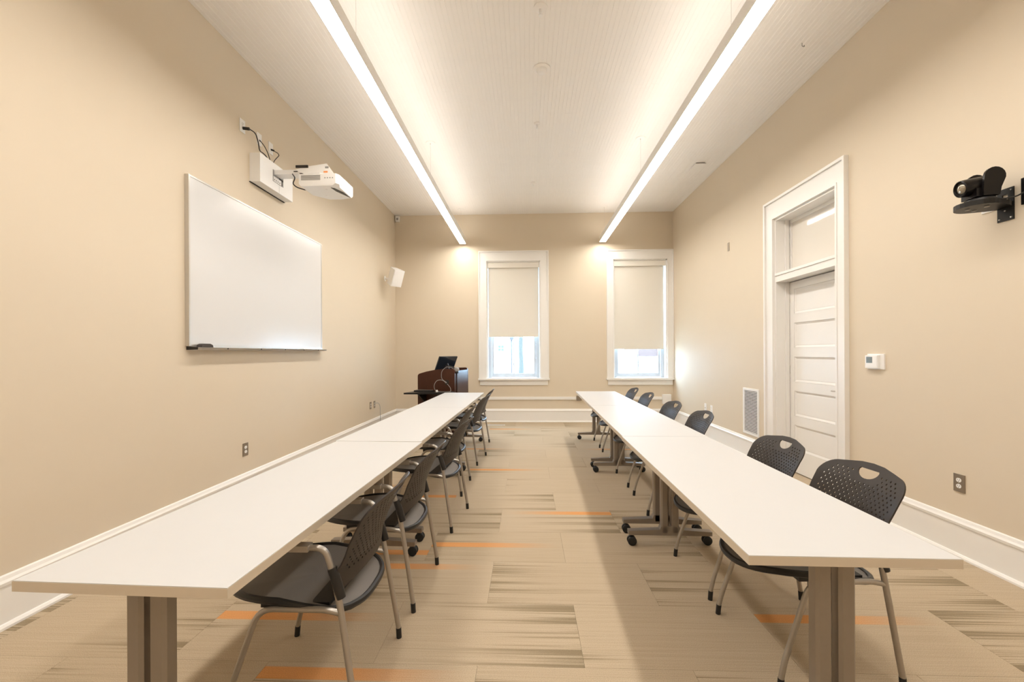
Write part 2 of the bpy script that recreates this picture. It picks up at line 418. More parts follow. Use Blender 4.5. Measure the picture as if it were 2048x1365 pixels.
# ------------------------------------------------------------------ windows
def make_window(idx, q, ox0, ox1, otop, shade_bottom, shade_name):
    x0, x1, z0, z1 = q
    root = thing('window_%d' % idx, ('white cased sash window beside the lectern corner' if idx == 1 else 'white cased sash window tight in the corner by the door wall'), 'window', ((x0 + x1) / 2, YB, z0))
    del root['category']; root['kind'] = 'structure'
    X = (x0 + x1) / 2; Z = z0
    def part(name, material, *bx, bevel=0.0):
        return quick(name, material, root, *[(a - X, b - X, c - YB, d - YB, e - Z, f - Z) for a, b, c, d, e, f in bx], bevel=bevel)
    # casing: flat board, raised back band, inner bead; mitred look by head over legs
    def casing(name, a0, a1, b0, b1, outer):
        bx = [(a0, a1, YB - 0.022, YB, b0, b1)]
        return part(name, 'trim_paint', *bx, bevel=0.003)
    casing('casing_side', ox0, x0, z0, otop, 'L'); casing('casing_side', x1, ox1, z0, otop, 'R'); casing('casing_head', x0, x1, z1, otop, 'T')
    bb = 0.022
    part('back_band', 'trim_paint', (ox0, ox0 + bb, YB - 0.038, YB - 0.022, z0, otop), bevel=0.004)
    part('back_band', 'trim_paint', (ox1 - bb, ox1, YB - 0.038, YB - 0.022, z0, otop), bevel=0.004)
    part('back_band', 'trim_paint', (ox0 + bb, ox1 - bb, YB - 0.038, YB - 0.022, otop - bb, otop), bevel=0.004)
    part('bead', 'trim_paint', (x0 - 0.014, x0, YB - 0.028, YB - 0.022, z0, z1 + 0.014), (x1, x1 + 0.014, YB - 0.028, YB - 0.022, z0, z1 + 0.014), (x0, x1, YB - 0.028, YB - 0.022, z1, z1 + 0.014), bevel=0.002)
    part('sill', 'trim_paint', (ox0 - 0.012, min(ox1 + 0.012, XR - 0.001), YB - 0.062, YB + 0.0, z0 - 0.034, z0), (x0, x1, YB, YB + 0.24, z0 - 0.034, z0), bevel=0.006)
    part('apron', 'trim_paint', (ox0 + 0.02, ox1 - 0.02, YB - 0.02, YB, 0.722, z0 - 0.034), bevel=0.003)
    part('jamb', 'trim_paint', (x0, x0 + 0.022, YB, YB + 0.28, z0, z1), bevel=0.0); part('jamb', 'trim_paint', (x1 - 0.022, x1, YB, YB + 0.28, z0, z1)); part('jamb', 'trim_paint', (x0, x1, YB, YB + 0.28, z1 - 0.02, z1))
    part('stop', 'window_vinyl', (x0 + 0.022, x0 + 0.085, YB + 0.13, YB + 0.16, z0, z1 - 0.02), bevel=0.002); part('stop', 'window_vinyl', (x1 - 0.085, x1 - 0.022, YB + 0.13, YB + 0.16, z0, z1 - 0.02), bevel=0.002)
    a, b = x0 + 0.085, x1 - 0.085; zm = (z0 + z1) / 2
    def sash(ya, yb, za, zb):
        s = part('sash', 'window_vinyl', (a, a + 0.04, ya, yb, za, zb), (b - 0.04, b, ya, yb, za, zb), (a + 0.04, b - 0.04, ya, yb, za, za + 0.075), (a + 0.04, b - 0.04, ya, yb, zb - 0.045, zb))
        mu = quick('muntin', 'window_vinyl', s, ((a + b) / 2 - 0.011 - X, (a + b) / 2 + 0.011 - X, ya + 0.006 - YB, yb - 0.006 - YB, za + 0.075 - Z, zb - 0.045 - Z))
        for p0, p1 in ((a + 0.04, (a + b) / 2 - 0.011), ((a + b) / 2 + 0.011, b - 0.04)):
            quick('pane', 'window_glass', s, (p0 - X, p1 - X, (ya + yb) / 2 - 0.002 - YB, (ya + yb) / 2 + 0.002 - YB, za + 0.075 - Z, zb - 0.045 - Z))
    sash(YB + 0.165, YB + 0.20, z0 + 0.012, zm + 0.02); sash(YB + 0.205, YB + 0.24, zm - 0.02, z1 - 0.02)
    # roller shade: a thing of its own
    s = thing('roller_shade', shade_name, 'blind', ((x0 + x1) / 2, YB + 0.05, z1 - 0.02), group='roller shades in the two windows')
    hw = (x1 - x0) / 2 - 0.024
    gap = 0.012 if idx == 1 else 0.03
    bm = rbox(-hw, hw, -0.04, 0.045, -0.105, -0.004, 0.003); obj('cassette', bm, 'shade_fabric', s)
    bm = bmesh.new(); box(bm, -hw + 0.006, hw - gap, 0.000, 0.002, shade_bottom - (z1 - 0.02) + 0.03, -0.10); obj('fabric', bm, 'shade_fabric', s)
    bm = rbox(-hw + 0.006, hw - gap, -0.006, 0.008, shade_bottom - (z1 - 0.02), shade_bottom - (z1 - 0.02) + 0.03, 0.004); obj('hem_bar', bm, 'shade_fabric', s, True)
    quick('head_gap_shadow', 'dark_slot', s, (-hw, hw, -0.02, 0.045, -0.004, 0.0))  # dark strip standing in for the shadowed gap above the cassette
    bm = bmesh.new(); tube(bm, [(hw - 0.012, -0.01, -0.1), (hw - 0.012, -0.01, -1.6)], 0.002, 6); obj('pull_chain', bm, 'white_plastic', s)
make_window(1, WIN[0], -0.944, 0.426, 3.345, 1.665, 'cream roller shade lowered in the window near the lectern')
make_window(2, WIN[1], 1.545, XR - 0.002, 3.338, 1.413, 'cream roller shade lowered in the window beside the door wall')

# ------------------------------------------------------------------ door with transom
def make_door():
    y0, y1, zt = DOOR
    root = thing('door_1', 'white five-panel door with a transom pane above', 'door', (XR, (y0 + y1) / 2, 0))
    del root['category']; root['kind'] = 'structure'
    Y = (y0 + y1) / 2
    def part(name, material, *bx, bevel=0.0, parent=root):
        return quick(name, material, parent, *[(a - XR, b - XR, c - Y, d - Y, e, f) for a, b, c, d, e, f in bx], bevel=bevel)
    oy0, oy1, ot = 3.835, 5.114, 3.072
    part('casing_side', 'trim_paint', (XR - 0.022, XR, oy0, y0, 0, ot), bevel=0.003); part('casing_side', 'trim_paint', (XR - 0.022, XR, y1, oy1, 0, ot), bevel=0.003)
    part('casing_head', 'trim_paint', (XR - 0.022, XR, y0, y1, zt, ot), bevel=0.003)
    for bx in ((XR - 0.042, XR - 0.022, oy0, oy0 + 0.026, 0, ot), (XR - 0.042, XR - 0.022, oy1 - 0.026, oy1, 0, ot), (XR - 0.042, XR - 0.022, oy0 + 0.026, oy1 - 0.026, ot - 0.026, ot)):
        part('back_band', 'trim_paint', bx, bevel=0.004)
    for bx in ((XR - 0.03, XR - 0.022, y0 - 0.02, y0, 0, zt + 0.02), (XR - 0.03, XR - 0.022, y1, y1 + 0.02, 0, zt + 0.02), (XR - 0.03, XR - 0.022, y0, y1, zt, zt + 0.02)):
        part('bead', 'trim_paint', bx, bevel=0.003)
    D = 0.27
    part('jamb', 'trim_paint', (XR, XR + D, y0 - 0.0, y0 + 0.022, 0, zt)); part('jamb', 'trim_paint', (XR, XR + D, y1 - 0.022, y1, 0, zt)); part('jamb', 'trim_paint', (XR, XR + D, y0 + 0.022, y1 - 0.022, zt - 0.022, zt))
    part('stop', 'trim_paint', (XR + 0.10, XR + 0.14, y1 - 0.036, y1 - 0.022, 0, zt - 0.022), bevel=0.002); part('stop', 'trim_paint', (XR + 0.10, XR + 0.14, y0 + 0.022, y0 + 0.036, 0, zt - 0.022), bevel=0.002)
    part('transom_bar', 'trim_paint', (XR - 0.004, XR + D, y0 + 0.022, y1 - 0.022, 2.135, 2.232), bevel=0.004)
    part('transom_bead', 'trim_paint', (XR - 0.014, XR - 0.004, y0 + 0.022, y1 - 0.022, 2.205, 2.232), bevel=0.003)
    # transom sash + pane
    ty0, ty1 = y0 + 0.022, y1 - 0.022
    ts = part('transom_sash', 'trim_paint', (XR + 0.15, XR + 0.19, ty0, ty0 + 0.03, 2.232, zt - 0.022), (XR + 0.15, XR + 0.19, ty1 - 0.03, ty1, 2.232, zt - 0.022), (XR + 0.15, XR + 0.19, ty0 + 0.03, ty1 - 0.03, 2.232, 2.275), (XR + 0.15, XR + 0.19, ty0 + 0.03, ty1 - 0.03, zt - 0.06, zt - 0.022))
    bm = bmesh.new(); box(bm, -0.003, 0.003, ty0 + 0.028 - Y, ty1 - 0.028 - Y, -0.262, 0.262); bmesh.ops.transform(bm, matrix=Matrix.Translation((0.168, 0, 2.535)) @ Matrix.Rotation(0.013, 4, 'Y'), verts=bm.verts)
    obj('pane', bm, 'transom_glass', ts)
    # leaf: stiles, rails, five raised panels
    lx0, lx1 = XR + 0.145, XR + 0.19; ly0, ly1 = ty0 + 0.003, ty1 - 0.003
    leaf = part('leaf', 'trim_paint', (lx0 + 0.014, lx1, ly0, ly1, 0.012, 2.125))
    st = 0.085
    part('stile', 'trim_paint', (lx0, lx0 + 0.014, ly0, ly0 + st, 0.012, 2.125), parent=leaf); part('stile', 'trim_paint', (lx0, lx0 + 0.014, ly1 - st, ly1, 0.012, 2.125), parent=leaf)
    tops = [2.045, 1.668, 1.29, 0.912, 0.534]; PH = 0.275
    rails = [(2.045, 2.125)] + [(tops[i + 1], tops[i] - PH) for i in range(4)] + [(0.012, 0.534 - PH)]
    for a, b in rails: part('rail', 'trim_paint', (lx0, lx0 + 0.014, ly0 + st, ly1 - st, a, b), parent=leaf, bevel=0.002)
    for t in tops:
        bm = bmesh.new(); a, b, c, d = ly0 + st + 0.002, ly1 - st - 0.002, t - PH + 0.002, t - 0.002
        # sloped moulding down to a flat field
        ring0 = [bm.verts.new((lx0 + 0.003 - XR, y - Y, z)) for y, z in ((a, c), (b, c), (b, d), (a, d))]
        k = 0.02
        ring1 = [bm.verts.new((lx0 + 0.0135 - XR, y - Y, z)) for y, z in ((a + k, c + k), (b - k, c + k), (b - k, d - k), (a + k, d - k))]
        k = 0.03
        ring2 = [bm.verts.new((lx0 + 0.012 - XR, y - Y, z)) for y, z in ((a + k, c + k), (b - k, c + k), (b - k, d - k), (a + k, d - k))]
        for A, B in ((ring0, ring1), (ring1, ring2)):
            for i in range(4): bm.faces.new((A[i], A[(i + 1) % 4], B[(i + 1) % 4], B[i]))
        bm.faces.new(ring2)
        obj('panel', bm, 'trim_paint', leaf)
    bm = bmesh.new(); hy, hz = ly0 + 0.075, 0.972
    lathe(bm, [(0.026, 0.0), (0.026, -0.008), (0.012, -0.012), (0.010, -0.05), (0, -0.05)], 'X', (lx0 - XR, hy - Y, hz), 16)
    tube(bm, fillet([(lx0 - 0.045 - XR, hy - 0.005 - Y, hz), (lx0 - 0.05 - XR, hy + 0.03 - Y, hz), (lx0 - 0.045 - XR, hy + 0.135 - Y, hz - 0.004)], 0.01), 0.009, 8)
    h = obj('lever_handle', bm, 'aluminium', leaf, True); h['label'] = 'brushed metal lever handle'
    for z in (0.25, 1.1, 1.9):
        part('hinge', 'aluminium', (lx0 - 0.004, lx0 + 0.004, ly1 - 0.012, ly1 + 0.003, z, z + 0.09))
    th_ = quick('threshold', 'carpet', root, (0.0, 0.28, y0 + 0.022 - Y, y1 - 0.022 - Y, -0.004, 0.002))
    quick('hall_side', 'wall_paint', root, (0.28, 0.30, y0 - Y, y1 - Y, -0.1, zt))
make_door()

# ------------------------------------------------------------------ linear pendant lights
def make_pendant(x, label):
    y0, y1 = -1.35, 8.20; z0 = 3.47
    t = thing('linear_pendant', label, 'light', (x, 0, z0), group='linear pendant lights')
    hw = 0.062
    bm = bmesh.new()
    prism(bm, [(-hw, 0.0), (-hw + 0.006, 0.0), (-hw + 0.006, 0.012), (hw - 0.006, 0.012), (hw - 0.006, 0.0), (hw, 0.0), (hw, 0.092), (hw - 0.008, 0.100), (-hw + 0.008, 0.100), (-hw, 0.092)], 'Y', y0, y1)
    obj('housing', bm, 'lamp_housing', t)
    quick('lens', 'lamp_lens', t, (-hw + 0.006, hw - 0.006, y0 + 0.006, y1 - 0.006, 0.0015, 0.012))
    quick('upper_lens', 'lamp_uplens', t, (-0.045, 0.045, y0 + 0.05, y1 - 0.05, 0.100, 0.103))
    for y in (y0, y1):
        quick('end_cap', 'lamp_housing', t, (-hw, hw, y - 0.004 if y == y0 else y, y if y == y0 else y + 0.004, -0.001, 0.100))
    for y in (0.62, 3.06, 5.46, 8.0):
        bm = bmesh.new(); tube(bm, [(0, y, 0.100), (0, y, ZC - z0 - 0.02)], 0.0011, 6); obj('suspension_cable', bm, 'aluminium', t)
        bm = bmesh.new(); lathe(bm, [(0, -0.022), (0.006, -0.022), (0.008, -0.008), (0.058, -0.006), (0.062, 0.0), (0, 0.0)], 'Z', (0, y, ZC - z0), 24); obj('canopy', bm, 'ceiling_paint', t, True)
make_pendant(-1.235, 'long white linear pendant light hung on the whiteboard side')
make_pendant(1.452, 'long white linear pendant light hung on the door side')

# ------------------------------------------------------------------ tables
TH = 0.737
def make_table():
    L, W = 1.826, 0.61
    t = thing('training_table', '', 'table')
    bm = bmesh.new(); box(bm, -W / 2, W / 2, -L / 2, L / 2, TH - 0.029, TH - 0.002); bbox_bevel(bm, 0.0015, 1); top = obj('tabletop', bm, 'table_edge', t)
    bm = bmesh.new(); box(bm, -W / 2 + 0.001, W / 2 - 0.001, -L / 2 + 0.001, L / 2 - 0.001, TH - 0.002, TH); obj('laminate', bm, 'laminate_white', top)
    quick('stretcher', 'leg_metal', t, (-0.02, 0.02, -L / 2 + 0.14, L / 2 - 0.14, TH - 0.075, TH - 0.032), bevel=0.003)
    for sy in (-1, 1):
        y = sy * (L / 2 - 0.10)
        leg = quick('mounting_plate', 'leg_metal', t, (-0.16, 0.16, y - 0.03, y + 0.03, TH - 0.033, TH - 0.029))
        for sx in (-1, 1):
            cx = sx * 0.035
            bm = bmesh.new(); a, c = 0.0255, 0.009
            poly = [(cx - a, y - 0.025 + c), (cx - a + c, y - 0.025), (cx + a - c, y - 0.025), (cx + a, y - 0.025 + c), (cx + a, y + 0.025 - c), (cx + a - c, y + 0.025), (cx - a + c, y + 0.025), (cx - a, y + 0.025 - c)]
            prism(bm, poly, 'Z', 0.09, TH - 0.045); col = obj('column', bm, 'leg_metal', t)
            bm = bmesh.new(); prism(bm, [(cx - a * 0.9, y - 0.024), (cx + a * 0.9, y - 0.024), (cx + a * 0.9, y + 0.024), (cx - a * 0.9, y + 0.024)], 'Z', TH - 0.045, TH - 0.033); obj('collar', bm, 'leg_metal', col)
        bm = bmesh.new()
        prof = [(-0.285, 0.072), (0.285, 0.072), (0.285, 0.100), (0.07, 0.112), (0.062, 0.135), (-0.062, 0.135), (-0.07, 0.112), (-0.285, 0.100)]
        prism(bm, prof, 'Y', y - 0.025, y + 0.025); bbox_bevel(bm, 0.004, 1, 25); foot = obj('foot', bm, 'leg_metal', t)
        for sx in (-1, 1):
            x = sx * 0.262; yy = y + 0.012 * sx
            bm = bmesh.new()
            tube(bm, [(x, y, 0.055), (x, y, 0.073)], 0.006, 8)
            # hood between the twin wheels
            prism(bm, [(x + 0.024 * cos(a_) + 0.004, 0.034 + 0.026 * sin(a_)) for a_ in [radians(d) for d in range(-10, 200, 21)]], 'Y', yy - 0.006, yy + 0.006)
            for s2 in (-1, 1):
                lathe(bm, [(0, s2 * 0.007), (0.026, s2 * 0.007), (0.031, s2 * 0.011), (0.031, s2 * 0.020), (0.026, s2 * 0.024), (0.012, s2 * 0.025), (0, s2 * 0.025)], 'Y', (x, yy, 0.0312), 18)
            obj('caster', bm, 'rubber', t, True)
    return t
TABLES = []
def place_row(x, y, th, side, dev):
    # (x,y): aisle-side near corner; side=-1: table extends to -X, +1: to +X
    out = []
    for i in range(3):
        u, v = side * 0.305, 1.829 * (i + 0.5)
        px = x + u * cos(th) + v * sin(th); py = y - u * sin(th) + v * cos(th)
        out.append((px, py, -th + dev[i]))
    return out
tproto = make_table()
left_row = place_row(-0.768, 1.088, 0.0184, -1, (-0.014, 0.0, 0.003))
right_row = place_row(0.6527, 1.2953, 0.0206, 1, (0.006, 0.0, -0.002))
TLAB = ['white-topped wheeled table nearest the whiteboard wall outlet, at the row end away from the lectern', 'white-topped wheeled table in the middle of the whiteboard-side row', 'white-topped wheeled table beside the lectern, end of the whiteboard-side row',
        'white-topped wheeled table at the row end beside the door, away from windows', 'white-topped wheeled table in the middle of the door-side row', 'white-topped wheeled table near the windows, end of the door-side row']
left_row[0] = (left_row[0][0], left_row[0][1] - 0.007, left_row[0][2])
for i, (px, py, rz) in enumerate(left_row + right_row):
    o = tproto if i == 0 else copy_tree(tproto)
    o.location = (px, py, 0); o.rotation_euler = (0, 0, rz)
    tag(o, TLAB[i], 'table', 'training tables in two rows')

# ------------------------------------------------------------------ chairs
def seat_outline(n=56, inset=0.0):
    pts = []
    for k in range(n):
        a = 2 * pi * k / n; cx, sy = cos(a), sin(a)
        ax = (0.325 if cx < 0 else 0.225) - inset; ay = 0.236 - inset
        e = 2 / (2.35 if cx < 0 else 2.9)
        pts.append((math.copysign(abs(cx) ** e, cx) * ax - 0.0, math.copysign(abs(sy) ** e, sy) * ay))
    return pts
def seat_z(x, y):
    z = 0.452 - 0.05 * max(0, (x + 0.05)) / 0.27 - 0.018 * max(0, (-x - 0.16) / 0.16) ** 2
    return z - 0.012 * (1 - min(1, (y / 0.236) ** 2)) * (1 if abs(x) < 0.2 else 0.6)

def back_xyz(y, s):
    """s: height along the back 0..1 -> 3-D point (chair faces -X)"""
    z = 0.478 + s * 0.354
    prof = [(0.0, 0.188), (0.25, 0.196), (0.5, 0.228), (0.75, 0.272), (1.0, 0.330)]
    for (a, xa), (b, xb) in zip(prof[:-1], prof[1:]):
        if s <= b + 1e-9 or b == 1.0:
            t = (s - a) / (b - a)
            x = xa + (xb - xa) * t
            break
    bow = 0.045 * (1 - 0.25 * s)
    x += 0.022 - bow * (y / 0.23) ** 2
    return Vector((x, y, z))

def make_back_mesh():
    # outline in (y, h): h metres of height 0..0.35
    H = 0.350
    outl = []
    def arc(cx, cy, rx, ry, a0, a1, n):
        return [(cx + rx * cos(radians(a0 + (a1 - a0) * k / n)), cy + ry * sin(radians(a0 + (a1 - a0) * k / n))) for k in range(n + 1)]
    # right half from bottom centre counter-clockwise
    half = [(0.0, 0.028), (0.06, 0.026), (0.12, 0.021), (0.18, 0.012), (0.225, 0.0), (0.243, 0.0), (0.245, 0.02), (0.244, 0.06), (0.240, 0.088), (0.230, 0.10), (0.226, 0.13), (0.228, 0.17), (0.231, 0.21)]
    half += arc(0.151, 0.262, 0.081, 0.068, 0, 76, 8)
    half += [(0.12, 0.336), (0.06, 0.346)]
    outl = half + [(0.0, 0.349)] + [(-y, h) for y, h in reversed(half[1:])]
    verts = [Vector(p) for p in outl]; edges = [(i, (i + 1) % len(outl)) for i in range(len(outl))]
    holes = []
    # D-shaped handle: flat top, round below
    D = [(-0.049, 0.323), (0.049, 0.323)] + [(0.054 * cos(radians(a)), 0.316 + 0.034 * sin(radians(a))) for a in range(0, -181, -15)]
    def loop(poly):
        b = len(verts); verts.extend(Vector(p) for p in poly); edges.extend((b + i, b + (i + 1) % len(poly)) for i in range(len(poly)))
    loop(D)
    dy, dz, r = 0.0262, 0.0145, 0.0044
    for i in range(18):
        h = 0.072 + i * dz
        for j in range(-9, 10):
            y = (j + (0.5 if i % 2 else 0)) * dy
            if abs(y) > 0.197 - 0.00 * i: continue
            if h > 0.262 and (abs(y) - 0.15 if abs(y) > 0.15 else 0) ** 2 + (h - 0.262) ** 2 > 0.052 ** 2: continue
            if abs(y) < 0.072 and h > 0.270: continue
            if h > 0.322: continue
            holes.append((y, h)); loop([(y + r * cos(2 * pi * k / 8), h + r * sin(2 * pi * k / 8)) for k in range(8)])
    # filler points so large areas still bend
    for j in range(-7, 8):
        for h in (0.035, 0.05, 0.062): verts.append(Vector((j * 0.03, h)))
    vo, eo, fo, _, _, _ = delaunay_2d_cdt(verts, edges, [], 0, 1e-6)
    def inside(poly, p):
        c = False; n = len(poly)
        for i in range(n):
            a, b = poly[i], poly[i - 1]
            if (a[1] > p[1]) != (b[1] > p[1]) and p[0] < (b[0] - a[0]) * (p[1] - a[1]) / (b[1] - a[1]) + a[0]: c = not c
        return c
    tris = []
    for f in fo:
        c = sum((vo[i] for i in f), Vector((0, 0))) / len(f)
        if not inside(outl, c) or inside(D, c): continue
        if any((c.x - y) ** 2 + (c.y - h) ** 2 < (r * 0.95) ** 2 for y, h in holes): continue
        tris.append(f)
    bm = bmesh.new(); th = 0.0055
    F, B = [], []
    for p in vo:
        s = p.y / H; P = back_xyz(p.x, s)
        du = back_xyz(p.x + 0.002, s) - back_xyz(p.x - 0.002, s); dv = back_xyz(p.x, min(1, s + 0.01)) - back_xyz(p.x, max(0, s - 0.01))
        n = du.cross(dv).normalized()
        F.append(bm.verts.new(P + n * th / 2)); B.append(bm.verts.new(P - n * th / 2))
    from collections import Counter
    cnt = Counter(); dirs = {}
    for f in tris:
        bm.faces.new([F[i] for i in f]); bm.faces.new([B[i] for i in reversed(f)])
        for a, b in zip(f, f[1:] + f[:1]):
            cnt[frozenset((a, b))] += 1; dirs[frozenset((a, b))] = (a, b)
    for e, c in cnt.items():
        if c == 1:
            a, b = dirs[e]; bm.faces.new((F[b], F[a], B[a], B[b]))
    loose = [v for v in bm.verts if not v.link_faces]
    bmesh.ops.delete(bm, geom=loose, context='VERTS')
    return bm

def make_chair():
    t = thing('stacking_chair', '', 'chair')
    # seat mesh surface (concentric rings), rim
    bm = bmesh.new(); out = seat_outline(); n = len(out); rings = []
    for f in (0.97, 0.8, 0.6, 0.4, 0.2):
        rings.append([bm.verts.new((x * f, y * f, seat_z(x * f, y * f))) for x, y in out])
    c = bm.verts.new((0, 0, seat_z(0, 0)))
    for A, B in zip(rings[:-1], rings[1:]):
        for k in range(n): bm.faces.new((A[k], A[(k + 1) % n], B[(k + 1) % n], B[k]))
    for k in range(n): bm.faces.new((rings[-1][k], rings[-1][(k + 1) % n], c))
    r0 = bmesh.ops.extrude_face_region(bm, geom=list(bm.faces))
    for v in [e for e in r0['geom'] if isinstance(e, bmesh.types.BMVert)]: v.co.z -= 0.004
    seat = obj('seat', bm, 'seat_mesh', t, True)
    bm = bmesh.new(); tube(bm, [(x * 0.985, y * 0.985, seat_z(x, y) - 0.005) for x, y in out], 0.0135, 8, closed=True, rx=0.9)
    rim = obj('seat_rim', bm, 'black_plastic', t, True); rim['label'] = 'black moulded seat rim'
    for x in (-0.10, 0.09):
        bm = bmesh.new(); box(bm, x - 0.035, x + 0.035, -0.20, 0.20, 0.405, 0.428); bbox_bevel(bm, 0.006, 2); obj('cross_bracket', bm, 'black_plastic', t)
    # backrest
    back = obj('backrest', make_back_mesh(), 'chair_plastic', t, True, 35); back['label'] = 'perforated dark plastic back with a D-shaped handle hole'
    for s in (-1, 1):
        y = s * 0.238
        # rear tube: foot, kink, up through the sleeve, bends forward into the arm
        rear = fillet([(0.243, s * 0.250, 0.045), (0.232, s * 0.248, 0.115), (0.181, y, 0.44), (0.152, y, 0.57), (0.126, y, 0.648), (-0.0, y * 1.02, 0.646)], 0.045, 6)
        bm = bmesh.new(); tube(bm, rear, 0.0115, 10); leg = obj('rear_leg', bm, 'chair_tube', t, True)
        bm = bmesh.new(); tube(bm, [(0.245, s * 0.2505, 0.0), (0.2425, s * 0.250, 0.048)], [0.0122, 0.0125], 10); obj('foot_cap', bm, 'rubber', leg, True)
        bm = bmesh.new()
        sl = [(0.186, y, 0.468), (0.176, y, 0.50), (0.163, y, 0.545), (0.152, y, 0.575)]
        tube(bm, sl, [0.0165, 0.0175, 0.0175, 0.0165], 12); obj('sleeve', bm, 'black_plastic', back, True)
        # arm pad
        bm = rbox(-0.095, 0.075, y * 1.02 - 0.019, y * 1.02 + 0.019, 0.640, 0.661, 0.007, 3); obj('arm_pad', bm, 'chair_tube', t, True)
        # front leg + side rail
        front = fillet([(0.186, y, 0.412), (0.13, y, 0.424), (-0.118, y, 0.424), (-0.228, s * 0.246, 0.11), (-0.243, s * 0.249, 0.045)], 0.06, 6)
        bm = bmesh.new(); tube(bm, front, 0.0108, 10); leg = obj('front_leg', bm, 'chair_tube', t, True)
        bm = bmesh.new(); tube(bm, [(-0.247, s * 0.250, 0.0), (-0.2425, s * 0.249, 0.048)], [0.012, 0.0122], 10); obj('foot_cap', bm, 'rubber', leg, True)
    return t
chair0 = make_chair()
def rear_pose(xr, yc, th): return (xr - 0.245 * cos(th), yc - 0.245 * sin(th), th)
LCH = [rear_pose(-0.612, 1.745, 0.0), rear_pose(-0.588, 2.443, -0.034), rear_pose(-0.547, 3.42, -0.10), rear_pose(-0.616, 4.234, -0.03), rear_pose(-0.576, 5.33, -0.11), rear_pose(-0.585, 6.156, -0.03)]
RCH = [(1.232, 1.985, 0.045), (1.226, 2.605, 0.03), (1.240, 3.790, -0.02), (1.242, 4.540, 0.02), (1.262, 5.55, 0.0), (1.266, 6.31, 0.0)]
ords = ['sixth', 'fifth', 'fourth', 'third', 'second', 'first']
for i, (px, py, rz) in enumerate(LCH + RCH):
    o = chair0 if i == 0 else copy_tree(chair0)
    o.location = (px, py, 0); o.rotation_euler = (0, 0, rz)
    if i < 6:
        lab = 'dark perforated stacking chair at the whiteboard-side table row, %s from the lectern' % ords[i]; grp = 'chairs along the whiteboard-side tables'
    else:
        lab = 'dark perforated stacking chair at the door-side table row, %s from the windows' % ords[i - 6]; grp = 'chairs along the door-side tables'
    tag(o, lab, 'chair', grp)

# ------------------------------------------------------------------ whiteboard
wb = thing('whiteboard', 'large white enamel whiteboard with thin metal frame and tray', 'whiteboard', (XL, 4.19, 1.41))
y0, y1, z0, z1 = -1.05, 1.045, 0.0, 1.31
quick('panel', 'whiteboard_enamel', wb, (0.022, 0.030, y0 + 0.012, y1 - 0.012, z0 + 0.012, z1 - 0.012))
quick('backing', 'aluminium', wb, (0.0, 0.022, y0 + 0.01, y1 - 0.01, z0 + 0.01, z1 - 0.01))
for bx in ((0.0, 0.034, y0, y0 + 0.014, z0, z1), (0.0, 0.034, y1 - 0.014, y1, z0, z1), (0.0, 0.034, y0 + 0.014, y1 - 0.014, z1 - 0.014, z1), (0.0, 0.034, y0 + 0.014, y1 - 0.014, z0, z0 + 0.014)):
    quick('frame_rail', 'aluminium', wb, bx, bevel=0.002)
bm = bmesh.new(); prism(bm, [(0.0, -0.028), (0.03, -0.03), (0.078, -0.022), (0.084, -0.010), (0.080, -0.008), (0.07, -0.016), (0.034, -0.018), (0.034, 0.0), (0.0, 0.0)], 'Y', y0 + 0.02, y1 + 0.02)
tray = obj('marker_tray', bm, 'aluminium', wb)
bm = bmesh.new(); prism(bm, [(0.0, -0.028), (0.085, -0.026), (0.088, -0.008), (0.0, 0.0)], 'Y', y0 + 0.012, y0 + 0.02); obj('tray_end', bm, 'black_plastic', tray)
for yy in (-0.70, -0.25, 0.15, 0.52, 0.85):
    bm = bmesh.new(); lathe(bm, [(0.006, 0.0), (0.006, 0.004), (0, 0.005)], 'X', (0.081, yy, -0.016), 8); obj('screw', bm, 'dark_slot', tray)
# eraser and markers on the tray
bm = bmesh.new(); prism(bm, [(-0.065, 0), (0.065, 0), (0.055, 0.026), (0.03, 0.035), (-0.03, 0.035), (-0.055, 0.026)], 'X', -0.022, 0.022); bbox_bevel(bm, 0.003, 2)
e = obj('eraser', bm, 'felt_black', None, True); e.location = (XL + 0.055, 3.27, 1.396); tag(e, 'black felt eraser resting on the whiteboard tray', 'eraser')
bm = bmesh.new(); lathe(bm, [(0, 0), (0.006, 0), (0.008, 0.004), (0.008, 0.085), (0.0085, 0.087), (0.0085, 0.125), (0.006, 0.128), (0, 0.128)], 'Y', (0, 0, 0), 12)
mk = obj('marker_pen', bm, 'white_plastic', None, True); mk.location = (XL + 0.052, 4.76, 1.402); tag(mk, 'slim white marker pen lying on the whiteboard tray', 'marker')

# ------------------------------------------------------------------ projector, mount, plates, cables
PJ = thing('projector_mount', 'white wall plate with short arm holding the projector', 'mount', (XL, 4.18, 2.97))
bm = rbox(0.0, 0.10, -0.275, 0.28, 0.0, 0.27, 0.006, 2); mp = obj('wall_plate', bm, 'white_plastic', PJ)
quick('shadow_gap', 'dark_slot', PJ, (0.0, 0.012, -0.285, 0.285, -0.006, 0.0))
quick('seam', 'grey_plastic', PJ, (0.0995, 0.1005, 0.032, 0.034, 0.0, 0.11))
sk = quick('cable_opening', 'grey_plastic', PJ, (0.0998, 0.1015, -0.075, 0.105, 0.085, 0.20))
quick('socket_strip', 'white_plastic', sk, (0.1015, 0.106, -0.07, 0.06, 0.088, 0.135))
for k in range(4): quick('socket', 'dark_slot', sk, (0.106, 0.1065, -0.062 + k * 0.03, -0.05 + k * 0.03, 0.10, 0.108))
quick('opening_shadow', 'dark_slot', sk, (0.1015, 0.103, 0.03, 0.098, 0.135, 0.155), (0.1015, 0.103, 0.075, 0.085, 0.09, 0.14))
bm = rbox(0.095, 0.56, -0.055, 0.055, 0.155, 0.198, 0.006, 2); arm = obj('arm', bm, 'white_plastic', PJ)
